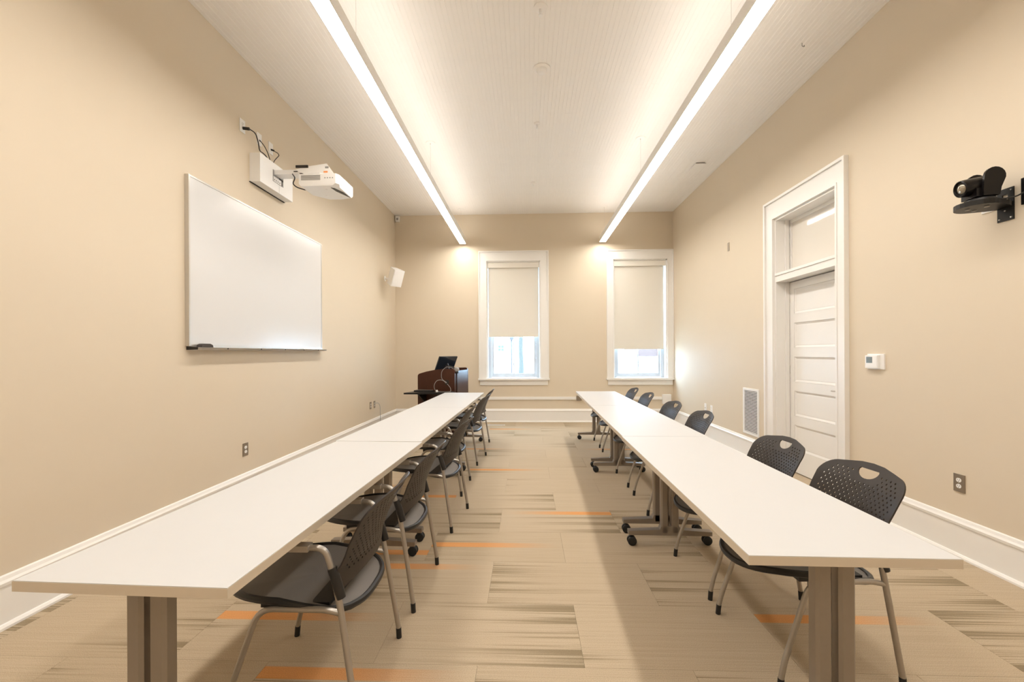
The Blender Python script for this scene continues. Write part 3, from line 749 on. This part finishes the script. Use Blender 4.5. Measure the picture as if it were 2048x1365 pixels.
bm = rbox(0.36, 0.40, -0.06, -0.054, 0.148, 0.162, 0.002, 1); obj('adjuster', bm, 'dark_slot', arm)
bm = rbox(0.30, 0.34, -0.06, -0.054, 0.176, 0.184, 0.002, 1); obj('adjuster', bm, 'dark_slot', arm)
# tilted carrier plate above the projector
bm = bmesh.new(); prism(bm, [(0.36, 0.16), (0.44, 0.185), (0.67, 0.215), (0.735, 0.125), (0.73, 0.115), (0.66, 0.118), (0.60, 0.13), (0.45, 0.118)], 'Y', -0.14, -0.132)
car = obj('carrier_bracket', bm, 'white_plastic', PJ)
bm = rbox(0.42, 0.72, -0.135, 0.14, 0.108, 0.116, 0.002, 1); obj('carrier_plate', bm, 'white_plastic', PJ)
quick('bracket_slot', 'grey_plastic', car, (0.655, 0.69, -0.142, -0.140, 0.168, 0.186))
quick('amber_label', 'amber', car, (0.64, 0.68, -0.142, -0.140, 0.126, 0.142))
bm = rbox(0.37, 0.49, -0.150, -0.140, 0.176, 0.20, 0.004, 2); obj('grip', bm, 'black_plastic', car)
PR = thing('projector', 'white ultra-short-throw projector hanging above the whiteboard', 'projector', (-1.965, 4.12, 2.94))
bm = bmesh.new()
# body: bottom tapered towards the far/back side
top = [(-0.185, -0.165), (0.185, -0.165), (0.185, 0.185), (-0.185, 0.185)]
rows = [(0.125, 1.0, 0), (0.055, 1.0, 0), (0.0, 0.90, 1)]
vs = []
bott = [(-0.175, -0.155), (0.13, -0.155), (0.178, -0.10), (0.178, 0.17), (0.06, 0.205), (-0.06, 0.205), (-0.175, 0.08)]
topp = [(-0.187, -0.165), (0.165, -0.165), (0.187, -0.13), (0.187, 0.185), (0.07, 0.215), (-0.07, 0.215), (-0.187, 0.10)]
R0 = [bm.verts.new((x, y, 0.0)) for x, y in bott]; R1 = [bm.verts.new((x, y, 0.02)) for x, y in topp]; R2 = [bm.verts.new((x, y, 0.112)) for x, y in topp]
for A, B in ((R0, R1), (R1, R2)):
    for i in range(7): bm.faces.new((A[i], A[(i + 1) % 7], B[(i + 1) % 7], B[i]))
bm.faces.new(list(reversed(R0))); bm.faces.new(R2); bbox_bevel(bm, 0.006, 2, 20)
body = obj('body', bm, 'white_plastic', PR, True, 30)
for k in range(9): quick('vent_slat', 'grey_plastic', body, (-0.165, 0.02, -0.1672, -0.1650, 0.052 + k * 0.0055, 0.0542 + k * 0.0055))
for k in range(4): quick('button', 'grey_plastic', body, (0.06 + k * 0.024, 0.07 + k * 0.024, -0.1668, -0.1650, 0.066, 0.076))
bm = bmesh.new(); prism(bm, [(0.095, -0.11), (0.125, -0.09), (0.165, 0.02), (0.172, 0.16), (0.135, 0.06), (0.105, -0.02)], 'Z', -0.003, 0.004); lw = obj('lens_window', bm, 'black_gloss', body); lw['label'] = 'long dark lens recess'
quick('front_panel', 'white_plastic', body, (0.187, 0.190, -0.12, 0.175, 0.03, 0.10))
for x, y in ((0.03, -0.07), (-0.04, 0.10), (0.10, 0.13)):
    bm = bmesh.new(); lathe(bm, [(0.014, 0.0), (0.012, -0.005), (0, -0.006)], 'Z', (x, y, 0.001), 12); obj('foot', bm, 'white_plastic', body, True)

def plate(name, wall, y, z, label, material='steel_plate', kind='duplex', group=None, w=0.072, h=0.116):
    """wall: 'L' or 'R'; centre y,z"""
    s = 1 if wall == 'L' else -1
    t = thing(name, label, 'outlet' if kind != 'blank' else 'wall plate', (XL if wall == 'L' else XR, y, z), group=group)
    def bx(a, b): return (min(a, b), max(a, b))
    x0, x1 = bx(0, s * 0.006)
    bm = rbox(x0, x1, -w / 2, w / 2, -h / 2, h / 2, 0.002, 1); p = obj('cover_plate', bm, material, t)
    if kind == 'duplex':
        for dz in (-0.0195, 0.0195):
            bm = bmesh.new(); poly = [(0.0165 * cos(a), dz + 0.0145 * max(-0.9, min(0.9, sin(a) * 1.0))) for a in [2 * pi * k / 20 for k in range(20)]]
            prism(bm, poly, 'X', *bx(s * 0.005, s * 0.0085)); r = obj('receptacle', bm, 'white_plastic', t)
            for dy in (-0.0065, 0.0065): quick('slot', 'dark_slot', r, (*bx(s * 0.0085, s * 0.0089), dy - 0.0012, dy + 0.0012, dz - 0.001, dz + 0.008))
            quick('slot', 'dark_slot', r, (*bx(s * 0.0085, s * 0.0089), -0.0025, 0.0025, dz - 0.009, dz - 0.005))
        bm = bmesh.new(); lathe(bm, [(0.003, s * 0.005), (0.003, s * 0.007), (0, s * 0.0075)], 'X', (0, 0, 0), 8); obj('screw', bm, 'aluminium', t)
    elif kind == 'decora':
        quick('insert', 'white_plastic', t, (*bx(s * 0.005, s * 0.008), -0.017, 0.017, -0.034, 0.034)); quick('jack', 'dark_slot', t, (*bx(s * 0.008, s * 0.0083), -0.008, 0.008, -0.02, -0.004))
    return t
plate('wall_outlet', 'L', 3.822, 0.472, 'metal duplex outlet low on the whiteboard wall, alone below the board')
plate('wall_outlet', 'L', 6.955, 0.490, 'metal duplex outlet near the lectern, without a cord')
plate('wall_outlet', 'L', 7.13, 0.488, 'metal outlet near the lectern with a thin grey cord plugged in')
plate('wall_outlet', 'R', 2.886, 0.481, 'metal duplex outlet low on the door wall between door and corner')
plate('wall_outlet', 'R', 6.85, 0.478, 'white data plate low on the door wall nearer the corner', 'white_plastic', 'decora')
plate('wall_outlet', 'R', 6.63, 0.474, 'white duplex outlet low on the door wall nearer the air grille', 'white_plastic', 'duplex')
plate('wall_plate', 'R', 6.06, 2.82, 'narrow metal blank plate high on the door wall', 'steel_plate', 'blank', w=0.05, h=0.115)
PLH = [plate('wall_outlet', 'L', 3.80, 3.435, 'pale outlet plate above the projector mount with a black plug', 'white_plastic', 'duplex'),
       plate('wall_outlet', 'L', 4.045, 3.435, 'pale jack plate above the projector mount, middle of three', 'white_plastic', 'decora'),
       plate('wall_outlet', 'L', 4.23, 3.435, 'pale jack plate above the projector mount, nearest the windows', 'white_plastic', 'decora')]
def cord(name, pts, r, material, label, cat='cable', fil=0.05, plug=None):
    bm = bmesh.new(); tube(bm, fillet(pts, fil, 5), r, 6)
    if plug:
        for (a, b, rr) in plug: tube(bm, [a, b], rr, 8)
    o = obj(name, bm, material, None, True); return tag(o, label, cat)
cord('power_cable', [(XL + 0.06, 3.81, 3.412), (XL + 0.075, 3.88, 3.41), (XL + 0.05, 3.96, 3.36), (XL + 0.035, 4.00, 3.30), (XL + 0.03, 4.06, 3.31), (XL + 0.03, 4.12, 3.30), (XL + 0.045, 4.14, 3.243)], 0.005, 'black_plastic', 'black power cable running from the outlet plate to the projector mount', fil=0.04, plug=[((XL + 0.0092, 3.80, 3.414), (XL + 0.062, 3.812, 3.412), 0.014)])
cord('data_cable', [(XL + 0.012, 4.045, 3.423), (XL + 0.04, 4.07, 3.38), (XL + 0.045, 4.115, 3.335), (XL + 0.055, 4.155, 3.243)], 0.004, 'black_plastic', 'thin black data cable from the middle jack plate to the mount', fil=0.03)
cord('video_cable', [(XL + 0.012, 4.23, 3.423), (XL + 0.06, 4.26, 3.40), (XL + 0.055, 4.29, 3.39), (XL + 0.05, 4.22, 3.31), (XL + 0.05, 4.18, 3.243)], 0.004, 'black_plastic', 'black video cable looping from the last jack plate into the mount', fil=0.03, plug=[((XL + 0.0092, 4.23, 3.423), (XL + 0.035, 4.24, 3.415), 0.009)])
cord('projector_cable', [(XL + 0.30, 4.10, 3.115), (XL + 0.35, 4.06, 3.06), (XL + 0.33, 4.05, 3.00), (XL + 0.36, 4.06, 2.97), (XL + 0.43, 4.10, 2.955), (XL + 0.455, 4.11, 2.975)], 0.0055, 'black_plastic', 'black cable bundle hanging between mount arm and projector', fil=0.05)
cord('outlet_cord', [(XL + 0.012, 7.14, 0.508), (XL + 0.05, 7.18, 0.51), (XL + 0.055, 7.26, 0.45), (XL + 0.05, 7.28, 0.30), (XL + 0.055, 7.28, 0.03), (XL + 0.09, 7.25, 0.006)], 0.004, 'grey_plastic', 'thin grey cord dropping from the outlet to the floor near the lectern', fil=0.06)

# ------------------------------------------------------------------ thermostat, vent, camera
th = thing('thermostat', 'white wall thermostat with grey display beside the door', 'thermostat', (XR, 3.543, 1.264))
bm = rbox(-0.010, 0.0, -0.083, 0.083, -0.062, 0.062, 0.006, 2); obj('back_plate', bm, 'white_plastic', th)
bm = rbox(-0.030, -0.010, -0.045, 0.08, -0.054, 0.05, 0.006, 2); obj('body', bm, 'white_plastic', th, True)
quick('display', 'lcd_grey', th, (-0.0308, -0.0300, 0.008, 0.068, -0.012, 0.038)); quick('flap', 'white_plastic', th, (-0.0315, -0.030, -0.038, -0.004, -0.045, 0.042), bevel=0.0006)

vt = thing('air_grille', 'tall white louvred air grille beside the door', 'vent', (XR, 5.473, 0.30))
hw, hh = 0.187, 0.585
for bx in ((-0.012, 0.0, -hw, -hw + 0.03, 0, hh), (-0.012, 0.0, hw - 0.03, hw, 0, hh), (-0.012, 0.0, -hw + 0.03, hw - 0.03, 0, 0.03), (-0.012, 0.0, -hw + 0.03, hw - 0.03, hh - 0.03, hh)):
    quick('frame_rail', 'white_plastic', vt, bx, bevel=0.002)
quick('duct_back', 'dark_slot', vt, (-0.002, 0.0, -hw + 0.03, hw - 0.03, 0.03, hh - 0.03))
bm = bmesh.new(); prism(bm, [(-0.0105, 0.0), (-0.003, 0.006), (-0.002, 0.0075), (-0.0105, 0.0085)], 'Y', -hw + 0.03, hw - 0.03)
sl0 = obj('slat', bm, 'white_plastic', vt); sl0.location = (0, 0, 0.036)
for k in range(1, 28):
    s_ = sl0.copy(); COL.objects.link(s_); s_.parent = vt; s_.location = (0, 0, 0.036 + k * 0.0186)

cm = thing('conference_camera', 'black pan-tilt conference camera on a small wall shelf', 'camera', (2.672, 2.602, 2.2155), radians(-8))
bm = bmesh.new(); lathe(bm, [(0, 0.0), (0.062, 0.0), (0.068, 0.006), (0.066, 0.018), (0.052, 0.028), (0, 0.028)], 'Z', (0.0, 0, 0.0), 28); obj('base', bm, 'black_plastic', cm, True)
bm = bmesh.new()
yoke = [(-0.035, 0.026), (0.045, 0.026), (0.052, 0.07)] + [(0.022 + 0.052 * cos(radians(a)), 0.135 + 0.052 * sin(radians(a))) for a in range(-30, 171, 20)] + [(-0.034, 0.10), (-0.036, 0.06)]
prism(bm, yoke, 'Y', -0.066, -0.052); prism(bm, yoke, 'Y', 0.052, 0.066); box(bm, -0.06, 0.045, -0.052, 0.052, 0.026, 0.075); bbox_bevel(bm, 0.003, 2, 50); obj('yoke', bm, 'black_gloss', cm, True)
AX = Matrix.Translation((0.0, 0, 0.104)) @ Matrix.Rotation(radians(-9), 4, 'Y')
bm = bmesh.new(); lathe(bm, [(0, 0.07), (0.044, 0.068), (0.050, 0.05), (0.050, -0.085), (0.048, -0.105), (0.043, -0.108), (0.039, -0.098), (0, -0.098)], 'X', (0, 0, 0), 28); bmesh.ops.transform(bm, matrix=AX, verts=bm.verts); hd = obj('head', bm, 'black_gloss', cm, True)
bm = bmesh.new(); lathe(bm, [(0.030, -0.0975), (0.027, -0.102), (0.017, -0.106), (0, -0.107)], 'X', (0, 0, 0), 24); bmesh.ops.transform(bm, matrix=AX, verts=bm.verts); le = obj('lens', bm, 'glass_lens', hd, True); le['label'] = 'glassy lens'
sh = thing('camera_bracket', 'black metal wall bracket and shelf under the conference camera', 'bracket', (XR, 2.61, 2.205))
bm = bmesh.new(); poly = [(-0.165 + 0.098 * cos(radians(a)), 0.098 * sin(radians(a))) for a in range(75, 286, 15)] + [(-0.05, -0.065), (-0.012, -0.042), (-0.006, -0.04), (-0.006, 0.04), (-0.012, 0.042), (-0.05, 0.065)]
prism(bm, poly, 'Z', -0.018, 0.010); bbox_bevel(bm, 0.006, 3, 60); shelf = obj('shelf', bm, 'black_metal', sh)
for x, y in ((-0.20, 0.02), (-0.14, 0.04), (-0.15, -0.04)):
    bm = bmesh.new(); lathe(bm, [(0.012, 0.0), (0.012, -0.004), (0, -0.005)], 'Z', (x, y, -0.018), 12); obj('bolt', bm, 'grey_plastic', shelf, True)
pl = quick('wall_bracket', 'black_metal', sh, (-0.006, 0.0, -0.045, -0.015, -0.095, 0.095), (-0.006, 0.0, 0.015, 0.042, -0.095, 0.095), (-0.006, 0.0, -0.015, 0.015, -0.095, 0.015), (-0.006, 0.0, -0.015, 0.015, 0.06, 0.095))
for y, z in ((-0.032, 0.08), (0.03, 0.08), (-0.032, -0.08), (0.03, -0.08), (0, -0.01), (0, -0.035)):
    bm = bmesh.new(); lathe(bm, [(0.005, -0.006), (0.004, -0.009), (0, -0.010)], 'X', (0, y, z), 8); obj('screw', bm, 'aluminium', pl, True)
plate('wall_plate', 'R', 2.705, 2.25, 'pale blank plate behind the conference camera', 'trim_paint', 'blank')
p2 = thing('media_plate', 'dark framed media plate with jacks beside the camera bracket', 'wall plate', (XR, 2.468, 2.25))
bm = rbox(-0.012, 0, -0.055, 0.055, -0.075, 0.075, 0.004, 1); obj('frame', bm, 'black_gloss', p2); bm = rbox(-0.015, -0.012, -0.035, 0.035, -0.05, 0.05, 0.003, 1); obj('insert', bm, 'aluminium', p2)
cord('camera_cable', [(2.725, 2.57, 2.225), (2.745, 2.55, 2.222), (2.79, 2.53, 2.225), (2.80, 2.49, 2.24), (2.8075, 2.47, 2.25)], 0.004, 'black_plastic', 'black cable from the conference camera to the media plate', fil=0.03)

# ------------------------------------------------------------------ ceiling devices
def ceil_device(name, label, x, y, prof, material='white_plastic', group=None, cat='sprinkler'):
    t = thing(name, label, cat, (x, y, ZC), group=group); return t
for i, (x, y, lab) in enumerate(((0.118, 3.36, 'small white ceiling sprinkler with wide cup, farthest from the windows'), (0.13, 5.05, 'small white ceiling sprinkler between the smoke detector and the windows'), (0.114, 6.79, 'small white ceiling sprinkler nearest the windows'))):
    t = thing('ceiling_sprinkler', lab, 'sprinkler', (x, y, ZC), group='ceiling sprinklers')
    rr = 0.055 if i == 0 else 0.036
    bm = bmesh.new(); lathe(bm, [(rr, 0), (rr, -0.006), (rr * 0.6, -0.014), (0.014, -0.016), (0, -0.016)], 'Z', (0, 0, 0), 20); obj('escutcheon', bm, 'ceiling_paint', t, True)
    bm = bmesh.new(); lathe(bm, [(0.011, -0.014), (0.011, -0.045), (0.004, -0.048), (0.004, -0.06), (0.018, -0.062), (0.018, -0.065), (0, -0.066)], 'Z', (0, 0, 0), 14); obj('deflector', bm, 'white_plastic', t, True)
sd = thing('smoke_detector', 'round white smoke detector in the middle of the ceiling', 'detector', (0.152, 4.08, ZC))
bm = bmesh.new(); lathe(bm, [(0.083, 0), (0.083, -0.008), (0.075, -0.012), (0, -0.012)], 'Z', (0, 0, 0), 28); obj('base_ring', bm, 'ceiling_paint', sd, True)
bm = bmesh.new(); lathe(bm, [(0.05, -0.012), (0.048, -0.03), (0.038, -0.042), (0.02, -0.048), (0, -0.049)], 'Z', (0, 0, 0), 24); obj('cap', bm, 'white_plastic', sd, True)
cv = thing('ceiling_cover', 'square white cover plate slightly dropped from the ceiling near the door wall', 'cover plate', (2.50, 6.30, ZC))
bm = rbox(-0.075, 0.075, -0.11, 0.11, -0.026, -0.012, 0.003, 1); obj('cover', bm, 'ceiling_paint', cv); quick('collar', 'dark_slot', cv, (-0.065, 0.065, -0.1, 0.1, -0.012, 0.0))
hk = bmesh.new(); tube(hk, fillet([(0, 0, 0), (0, 0, -0.03), (0.02, 0, -0.035), (0.018, 0, -0.02)], 0.01), 0.003, 6); hko = obj('ceiling_hook', hk, 'grey_plastic', None, True); hko.location = (2.434, 3.84, ZC); tag(hko, 'tiny grey hook in the ceiling above the door', 'hook')
# motion sensor in the back left corner
ms = thing('motion_sensor', 'tiny white motion sensor high in the corner above the lectern', 'sensor', (XL + 0.055, YB, 3.99))
bm = rbox(-0.035, 0.04, -0.05, 0.0, -0.045, 0.06, 0.006, 2); obj('housing', bm, 'white_plastic', ms); bm = rbox(-0.015, 0.022, -0.054, -0.05, -0.02, 0.025, 0.002, 1); obj('window', bm, 'grey_plastic', ms)
# wall speaker
sp = thing('wall_speaker', 'white wall speaker angled down beside the lectern corner', 'speaker', (XL, 7.70, 2.72))
bm = bmesh.new(); lathe(bm, [(0.05, 0), (0.05, 0.006), (0.02, 0.01), (0.018, 0.07), (0.03, 0.09), (0, 0.09)], 'X', (0, 0, 0), 16); obj('wall_mount', bm, 'white_plastic', sp, True)
R_ = Matrix.Translation((0.235, -0.16, 0.0)) @ Matrix.Rotation(radians(52), 4, 'Z') @ Matrix.Rotation(radians(24), 4, 'X')
bm = bmesh.new()
P = [(-0.105, -0.10), (0.105, -0.10), (0.105, -0.06), (0.06, 0.11), (-0.06, 0.11), (-0.105, -0.06)]
prism(bm, P, 'Z', -0.15, 0.15); bbox_bevel(bm, 0.008, 2); bmesh.ops.transform(bm, matrix=R_, verts=bm.verts); cab = obj('cabinet', bm, 'white_plastic', sp, True, 30)
bm = rbox(-0.095, 0.095, -0.106, -0.099, -0.14, 0.14, 0.003, 1); bmesh.ops.transform(bm, matrix=R_, verts=bm.verts); obj('grille', bm, 'lamp_housing', cab)
bm = bmesh.new(); tube(bm, [(0.085, 0, 0), (0.18, -0.10, 0.0)], 0.018, 10); obj('swivel_arm', bm, 'white_plastic', sp, True)

# raceway on the back wall + boxes
rw = thing('wall_raceway', 'cream surface raceway running along the wall under the windows', 'raceway', (0, YB, 0.466))
quick('channel', 'trim_paint', rw, (-2.0, 2.60, -0.022, 0.0, -0.028, 0.028), bevel=0.003)
for x, lab in ((1.0, None),):
    bm = rbox(x - 0.05, x + 0.05, -0.06, -0.022, -0.045, 0.05, 0.006, 2); obj('device_box', bm, 'steel_plate', rw)
bm = rbox(2.60, 2.76, -0.055, 0.0, -0.11, 0.075, 0.006, 2); obj('corner_box', bm, 'white_plastic', rw)
fr = thing('floor_register', 'thin white floor register beside the baseboard under the window', 'vent', (-0.60, 7.95, 0.0))
quick('frame', 'white_plastic', fr, (-0.18, 0.18, -0.035, 0.035, 0.0, 0.005))
for k in range(3): quick('slot', 'grey_plastic', fr, (-0.165, 0.165, -0.022 + k * 0.018, -0.014 + k * 0.018, 0.005, 0.0055))

# ------------------------------------------------------------------ lectern and what stands on it
LA = radians(-12)
LE = thing('lectern', 'dark cherry wood lectern with fold-out black side shelf', 'lectern', (-1.184, 6.90, 0), LA)
# local: +x right face normal, near face at y=0 ; spans x -0.66..0 , y 0..0.65
def side_poly(): 
    pts = [(-0.655, 0.02), (0.0, 0.02), (0.0, 1.055)]
    pts += [(-0.045 + 0.045 * cos(radians(a)), 1.052 + 0.045 * sin(radians(a))) for a in range(10, 91, 20)]
    pts += [(-0.20, 1.092), (-0.35, 1.077), (-0.50, 1.048), (-0.60, 1.020), (-0.635, 1.008), (-0.652, 0.988), (-0.655, 0.96)]
    return pts
for y in (0.0, 0.617):
    bm = bmesh.new(); prism(bm, side_poly(), 'Y', y, y + 0.033); bbox_bevel(bm, 0.004, 2, 50); obj('side_panel', bm, 'cherry_wood', LE)
quick('front_panel', 'cherry_dark', LE, (-0.022, -0.002, 0.033, 0.617, 0.06, 1.06)); quick('inset_panel', 'cherry_dark', LE, (-0.002, 0.008, 0.085, 0.565, 0.55, 1.03), (-0.002, 0.008, 0.085, 0.565, 0.10, 0.52), bevel=0.003)
quick('back_panel', 'cherry_dark', LE, (-0.64, -0.62, 0.033, 0.617, 0.06, 0.90)); quick('plinth', 'black_plastic', LE, (-0.63, -0.02, 0.02, 0.63, 0.0, 0.06))
bm = bmesh.new(); prism(bm, [(-0.62, 0.90), (-0.03, 0.985), (-0.03, 1.005), (-0.62, 0.92)], 'Y', 0.033, 0.617); obj('worktop', bm, 'cherry_dark', LE)
bm = bmesh.new(); prism(bm, [(-0.70, -0.40), (-0.68, -0.42), (0.0, -0.272), (0.02, -0.25), (0.0, 0.0), (-0.655, 0.0)], 'Z', 0.705, 0.728); bbox_bevel(bm, 0.003, 1, 60)
shl = obj('side_shelf', bm, 'black_metal', LE); shl['label'] = 'black fold-out shelf'
for x in (-0.52, -0.12):
    bm = bmesh.new(); prism(bm, [(0.0, 0.705), (-0.28, 0.705), (-0.28, 0.69), (0.0, 0.52)], 'X', x, x + 0.02); obj('shelf_bracket', bm, 'black_metal', shl)
quick('grommet', 'black_plastic', LE, (-0.16, -0.10, -0.006, 0.0, 0.83, 0.91))
# monitor on the lectern
def lec(p): return LE.matrix_basis @ Vector(p)
LE.matrix_basis = Matrix.Translation((-1.184, 6.90, 0)) @ Matrix.Rotation(LA, 4, 'Z')
mo = thing('monitor', 'slim dark monitor tilted back on the lectern top', 'monitor', lec((-0.27, 0.30, 1.125)), radians(-128))
T = Matrix.Translation((0, 0, 0.055)) @ Matrix.Rotation(radians(-27), 4, 'X')
bm = rbox(-0.20, 0.20, -0.010, 0.012, -0.13, 0.13, 0.004, 2); bmesh.ops.transform(bm, matrix=T, verts=bm.verts); cse = obj('case', bm, 'screen_glass', mo)
bm = rbox(-0.188, 0.188, -0.012, -0.010, -0.118, 0.118, 0.0005, 1); bmesh.ops.transform(bm, matrix=T, verts=bm.verts); obj('screen', bm, 'screen_glass', cse)
bm = bmesh.new(); tube(bm, [(0, 0.03, 0.05), (0, 0.06, -0.03), (0, 0.06, -0.15)], 0.014, 10); obj('stand', bm, 'black_plastic', mo, True)
dc = thing('document_camera', 'small grey and black camera head on an arm at the lectern edge', 'document camera', lec((-0.04, 0.12, 1.10)), LA)
bm = bmesh.new(); tube(bm, fillet([(-0.20, 0.10, 0.035), (-0.10, 0.04, 0.03), (0.03, -0.03, -0.002)], 0.05), 0.012, 8); tube(bm, [(-0.20, 0.10, 0.035), (-0.20, 0.10, -0.125)], 0.014, 8); obj('arm', bm, 'black_plastic', dc, True)
bm = bmesh.new(); lathe(bm, [(0, -0.03), (0.03, -0.028), (0.042, -0.01), (0.042, 0.02), (0.03, 0.04), (0, 0.045)], 'Y', (0.045, -0.045, -0.02), 18); obj('head', bm, 'grey_plastic', dc, True)
bm = bmesh.new(); lathe(bm, [(0, 0), (0.026, 0.0), (0.032, 0.02), (0.02, 0.05), (0, 0.05)], 'Z', (0.05, -0.045, -0.085), 14); obj('mouthpiece', bm, 'black_plastic', dc, True)
kb = thing('keyboard', 'flat black keyboard with silver edge on the lectern shelf', 'keyboard', lec((-0.48, -0.13, 0.728)), LA)
bm = rbox(-0.15, 0.15, -0.06, 0.06, 0, 0.022, 0.005, 2); obj('body', bm, 'black_plastic', kb); quick('trim_strip', 'aluminium', kb, (-0.14, 0.14, 0.045, 0.055, 0.022, 0.025))
bm = bmesh.new(); lathe(bm, [(0, 0), (0.018, 0), (0.02, 0.006), (0.016, 0.026), (0.008, 0.034), (0, 0.035)], 'Z', (0, 0, 0), 14); rc_ = obj('adapter_plug', bm, 'white_plastic', None, True); rc_.location = lec((-0.24, -0.16, 0.728)); tag(rc_, 'small white adapter plug on the lectern shelf', 'adapter')
def lp(*ps): return [lec(p) for p in ps]
cord('looped_cable', lp((-0.13, -0.012, 0.87), (-0.22, -0.03, 0.93), (-0.21, -0.04, 1.06), (-0.13, -0.03, 1.13), (-0.06, 0.0, 1.12), (-0.035, 0.03, 1.098)), 0.004, 'grey_plastic', 'thin grey cable arching from the lectern side up to its top', fil=0.09)
cord('coiled_cable', lp((-0.14, -0.014, 0.86), (-0.19, -0.06, 0.92), (-0.28, -0.08, 0.91), (-0.32, -0.10, 0.83), (-0.29, -0.13, 0.75), (-0.20, -0.16, 0.733), (-0.05, -0.20, 0.733), (0.0, -0.16, 0.74), (-0.05, -0.05, 0.79), (-0.125, -0.013, 0.85)), 0.004, 'grey_plastic', 'grey cable coiled in a ring against the lectern side', fil=0.09)
cord('hanging_cable', lp((0.012, 0.075, 1.07), (0.02, 0.07, 0.95), (0.018, 0.08, 0.60), (0.016, 0.08, 0.30)), 0.003, 'dark_slot', 'thin dark cable hanging down the lectern front', fil=0.05)

# ------------------------------------------------------------------ outside
GZ = -0.30
gr = quick('ground_outside', 'ext_ground', None, (-60, 80, YB + 0.6, 120, GZ - 0.2, GZ)); struct(gr, 'pale paved ground outside')
tr = thing('street_tree', 'grey tree trunk standing outside the window', 'tree', (-0.37, 25.0, GZ))
bm = bmesh.new(); tube(bm, [(0, 0, 0), (0.03, 0, 1.0), (-0.01, 0, 2.0), (0.04, 0, 3.2), (0.0, 0, 4.6), (0.05, 0, 6.0)], [0.19, 0.135, 0.125, 0.12, 0.10, 0.07], 12); obj('trunk', bm, 'ext_bark', tr, True)
rb = random.Random(3)
for k in range(7):
    a = rb.uniform(0, 2 * pi); z = 3.6 + 0.35 * k; L_ = rb.uniform(1.0, 1.8)
    bm = bmesh.new(); tube(bm, [(0, 0, z), (cos(a) * L_ * 0.5, sin(a) * L_ * 0.5, z + L_ * 0.5), (cos(a) * L_ * 0.8, sin(a) * L_ * 0.8, z + L_ * 1.1)], [0.05, 0.035, 0.012], 6); obj('branch', bm, 'ext_bark', tr, True)
lpst = thing('post_lamp', 'slim dark post with a small cap outside the window', 'post', (-0.73, 20.0, GZ))
bm = bmesh.new(); lathe(bm, [(0.09, 0), (0.09, 0.05), (0.035, 0.09), (0.032, 2.2), (0.05, 2.24), (0, 2.25)], 'Z', (0, 0, 0), 14); obj('pole', bm, 'ext_post', lpst, True)
bm = bmesh.new(); lathe(bm, [(0.04, 2.24), (0.10, 2.34), (0.10, 2.40), (0.02, 2.46), (0, 2.46)], 'Z', (0, 0, 0), 14); obj('cap', bm, 'ext_post', lpst, True)
hb = thing('white_building', 'white building with small blue-paned window across the street', 'building', (-9.0, 62.0, GZ))
quick('wall', 'ext_white', hb, (-10, 6.5, 0, 8, 0, 9.0))
wn = quick('window', 'ext_white', hb, (4.75, 5.65, -0.06, 0.0, 1.95, 2.85)); 
for a, b in ((4.80, 5.18), (5.22, 5.60)):
    for c, d in ((2.0, 2.38), (2.42, 2.80)): quick('pane', 'ext_glass', wn, (a, b, -0.08, -0.06, c, d))
bb_ = thing('brick_building', 'muted brick building with an orange panel across the street', 'building', (18.0, 62.0, GZ))
quick('wall', 'ext_brick', bb_, (-2.2, 12, 0, 8, 1.1, 8)); quick('base_course', 'ext_white', bb_, (-2.2, 12, -0.1, 8, 0, 1.1)); quick('panel', 'ext_orange', bb_, (0.75, 1.2, -0.08, 0.0, 1.2, 2.6))
fc = thing('street_railing', 'low grey railing in front of the brick building', 'railing', (14.0, 55.0, GZ))
quick('top_rail', 'ext_rail', fc, (0, 3.2, -0.02, 0.02, 0.78, 0.84)); quick('bottom_rail', 'ext_rail', fc, (0, 3.2, -0.02, 0.02, 0.08, 0.13))
pk0 = quick('picket', 'ext_rail', fc, (-0.025, 0.025, -0.015, 0.015, 0.0, 0.80))
for k in range(17):
    p_ = pk0 if k == 0 else pk0.copy()
    if k: COL.objects.link(p_); p_.parent = fc
    p_.location = (0.03 + k * 0.196, 0, 0)
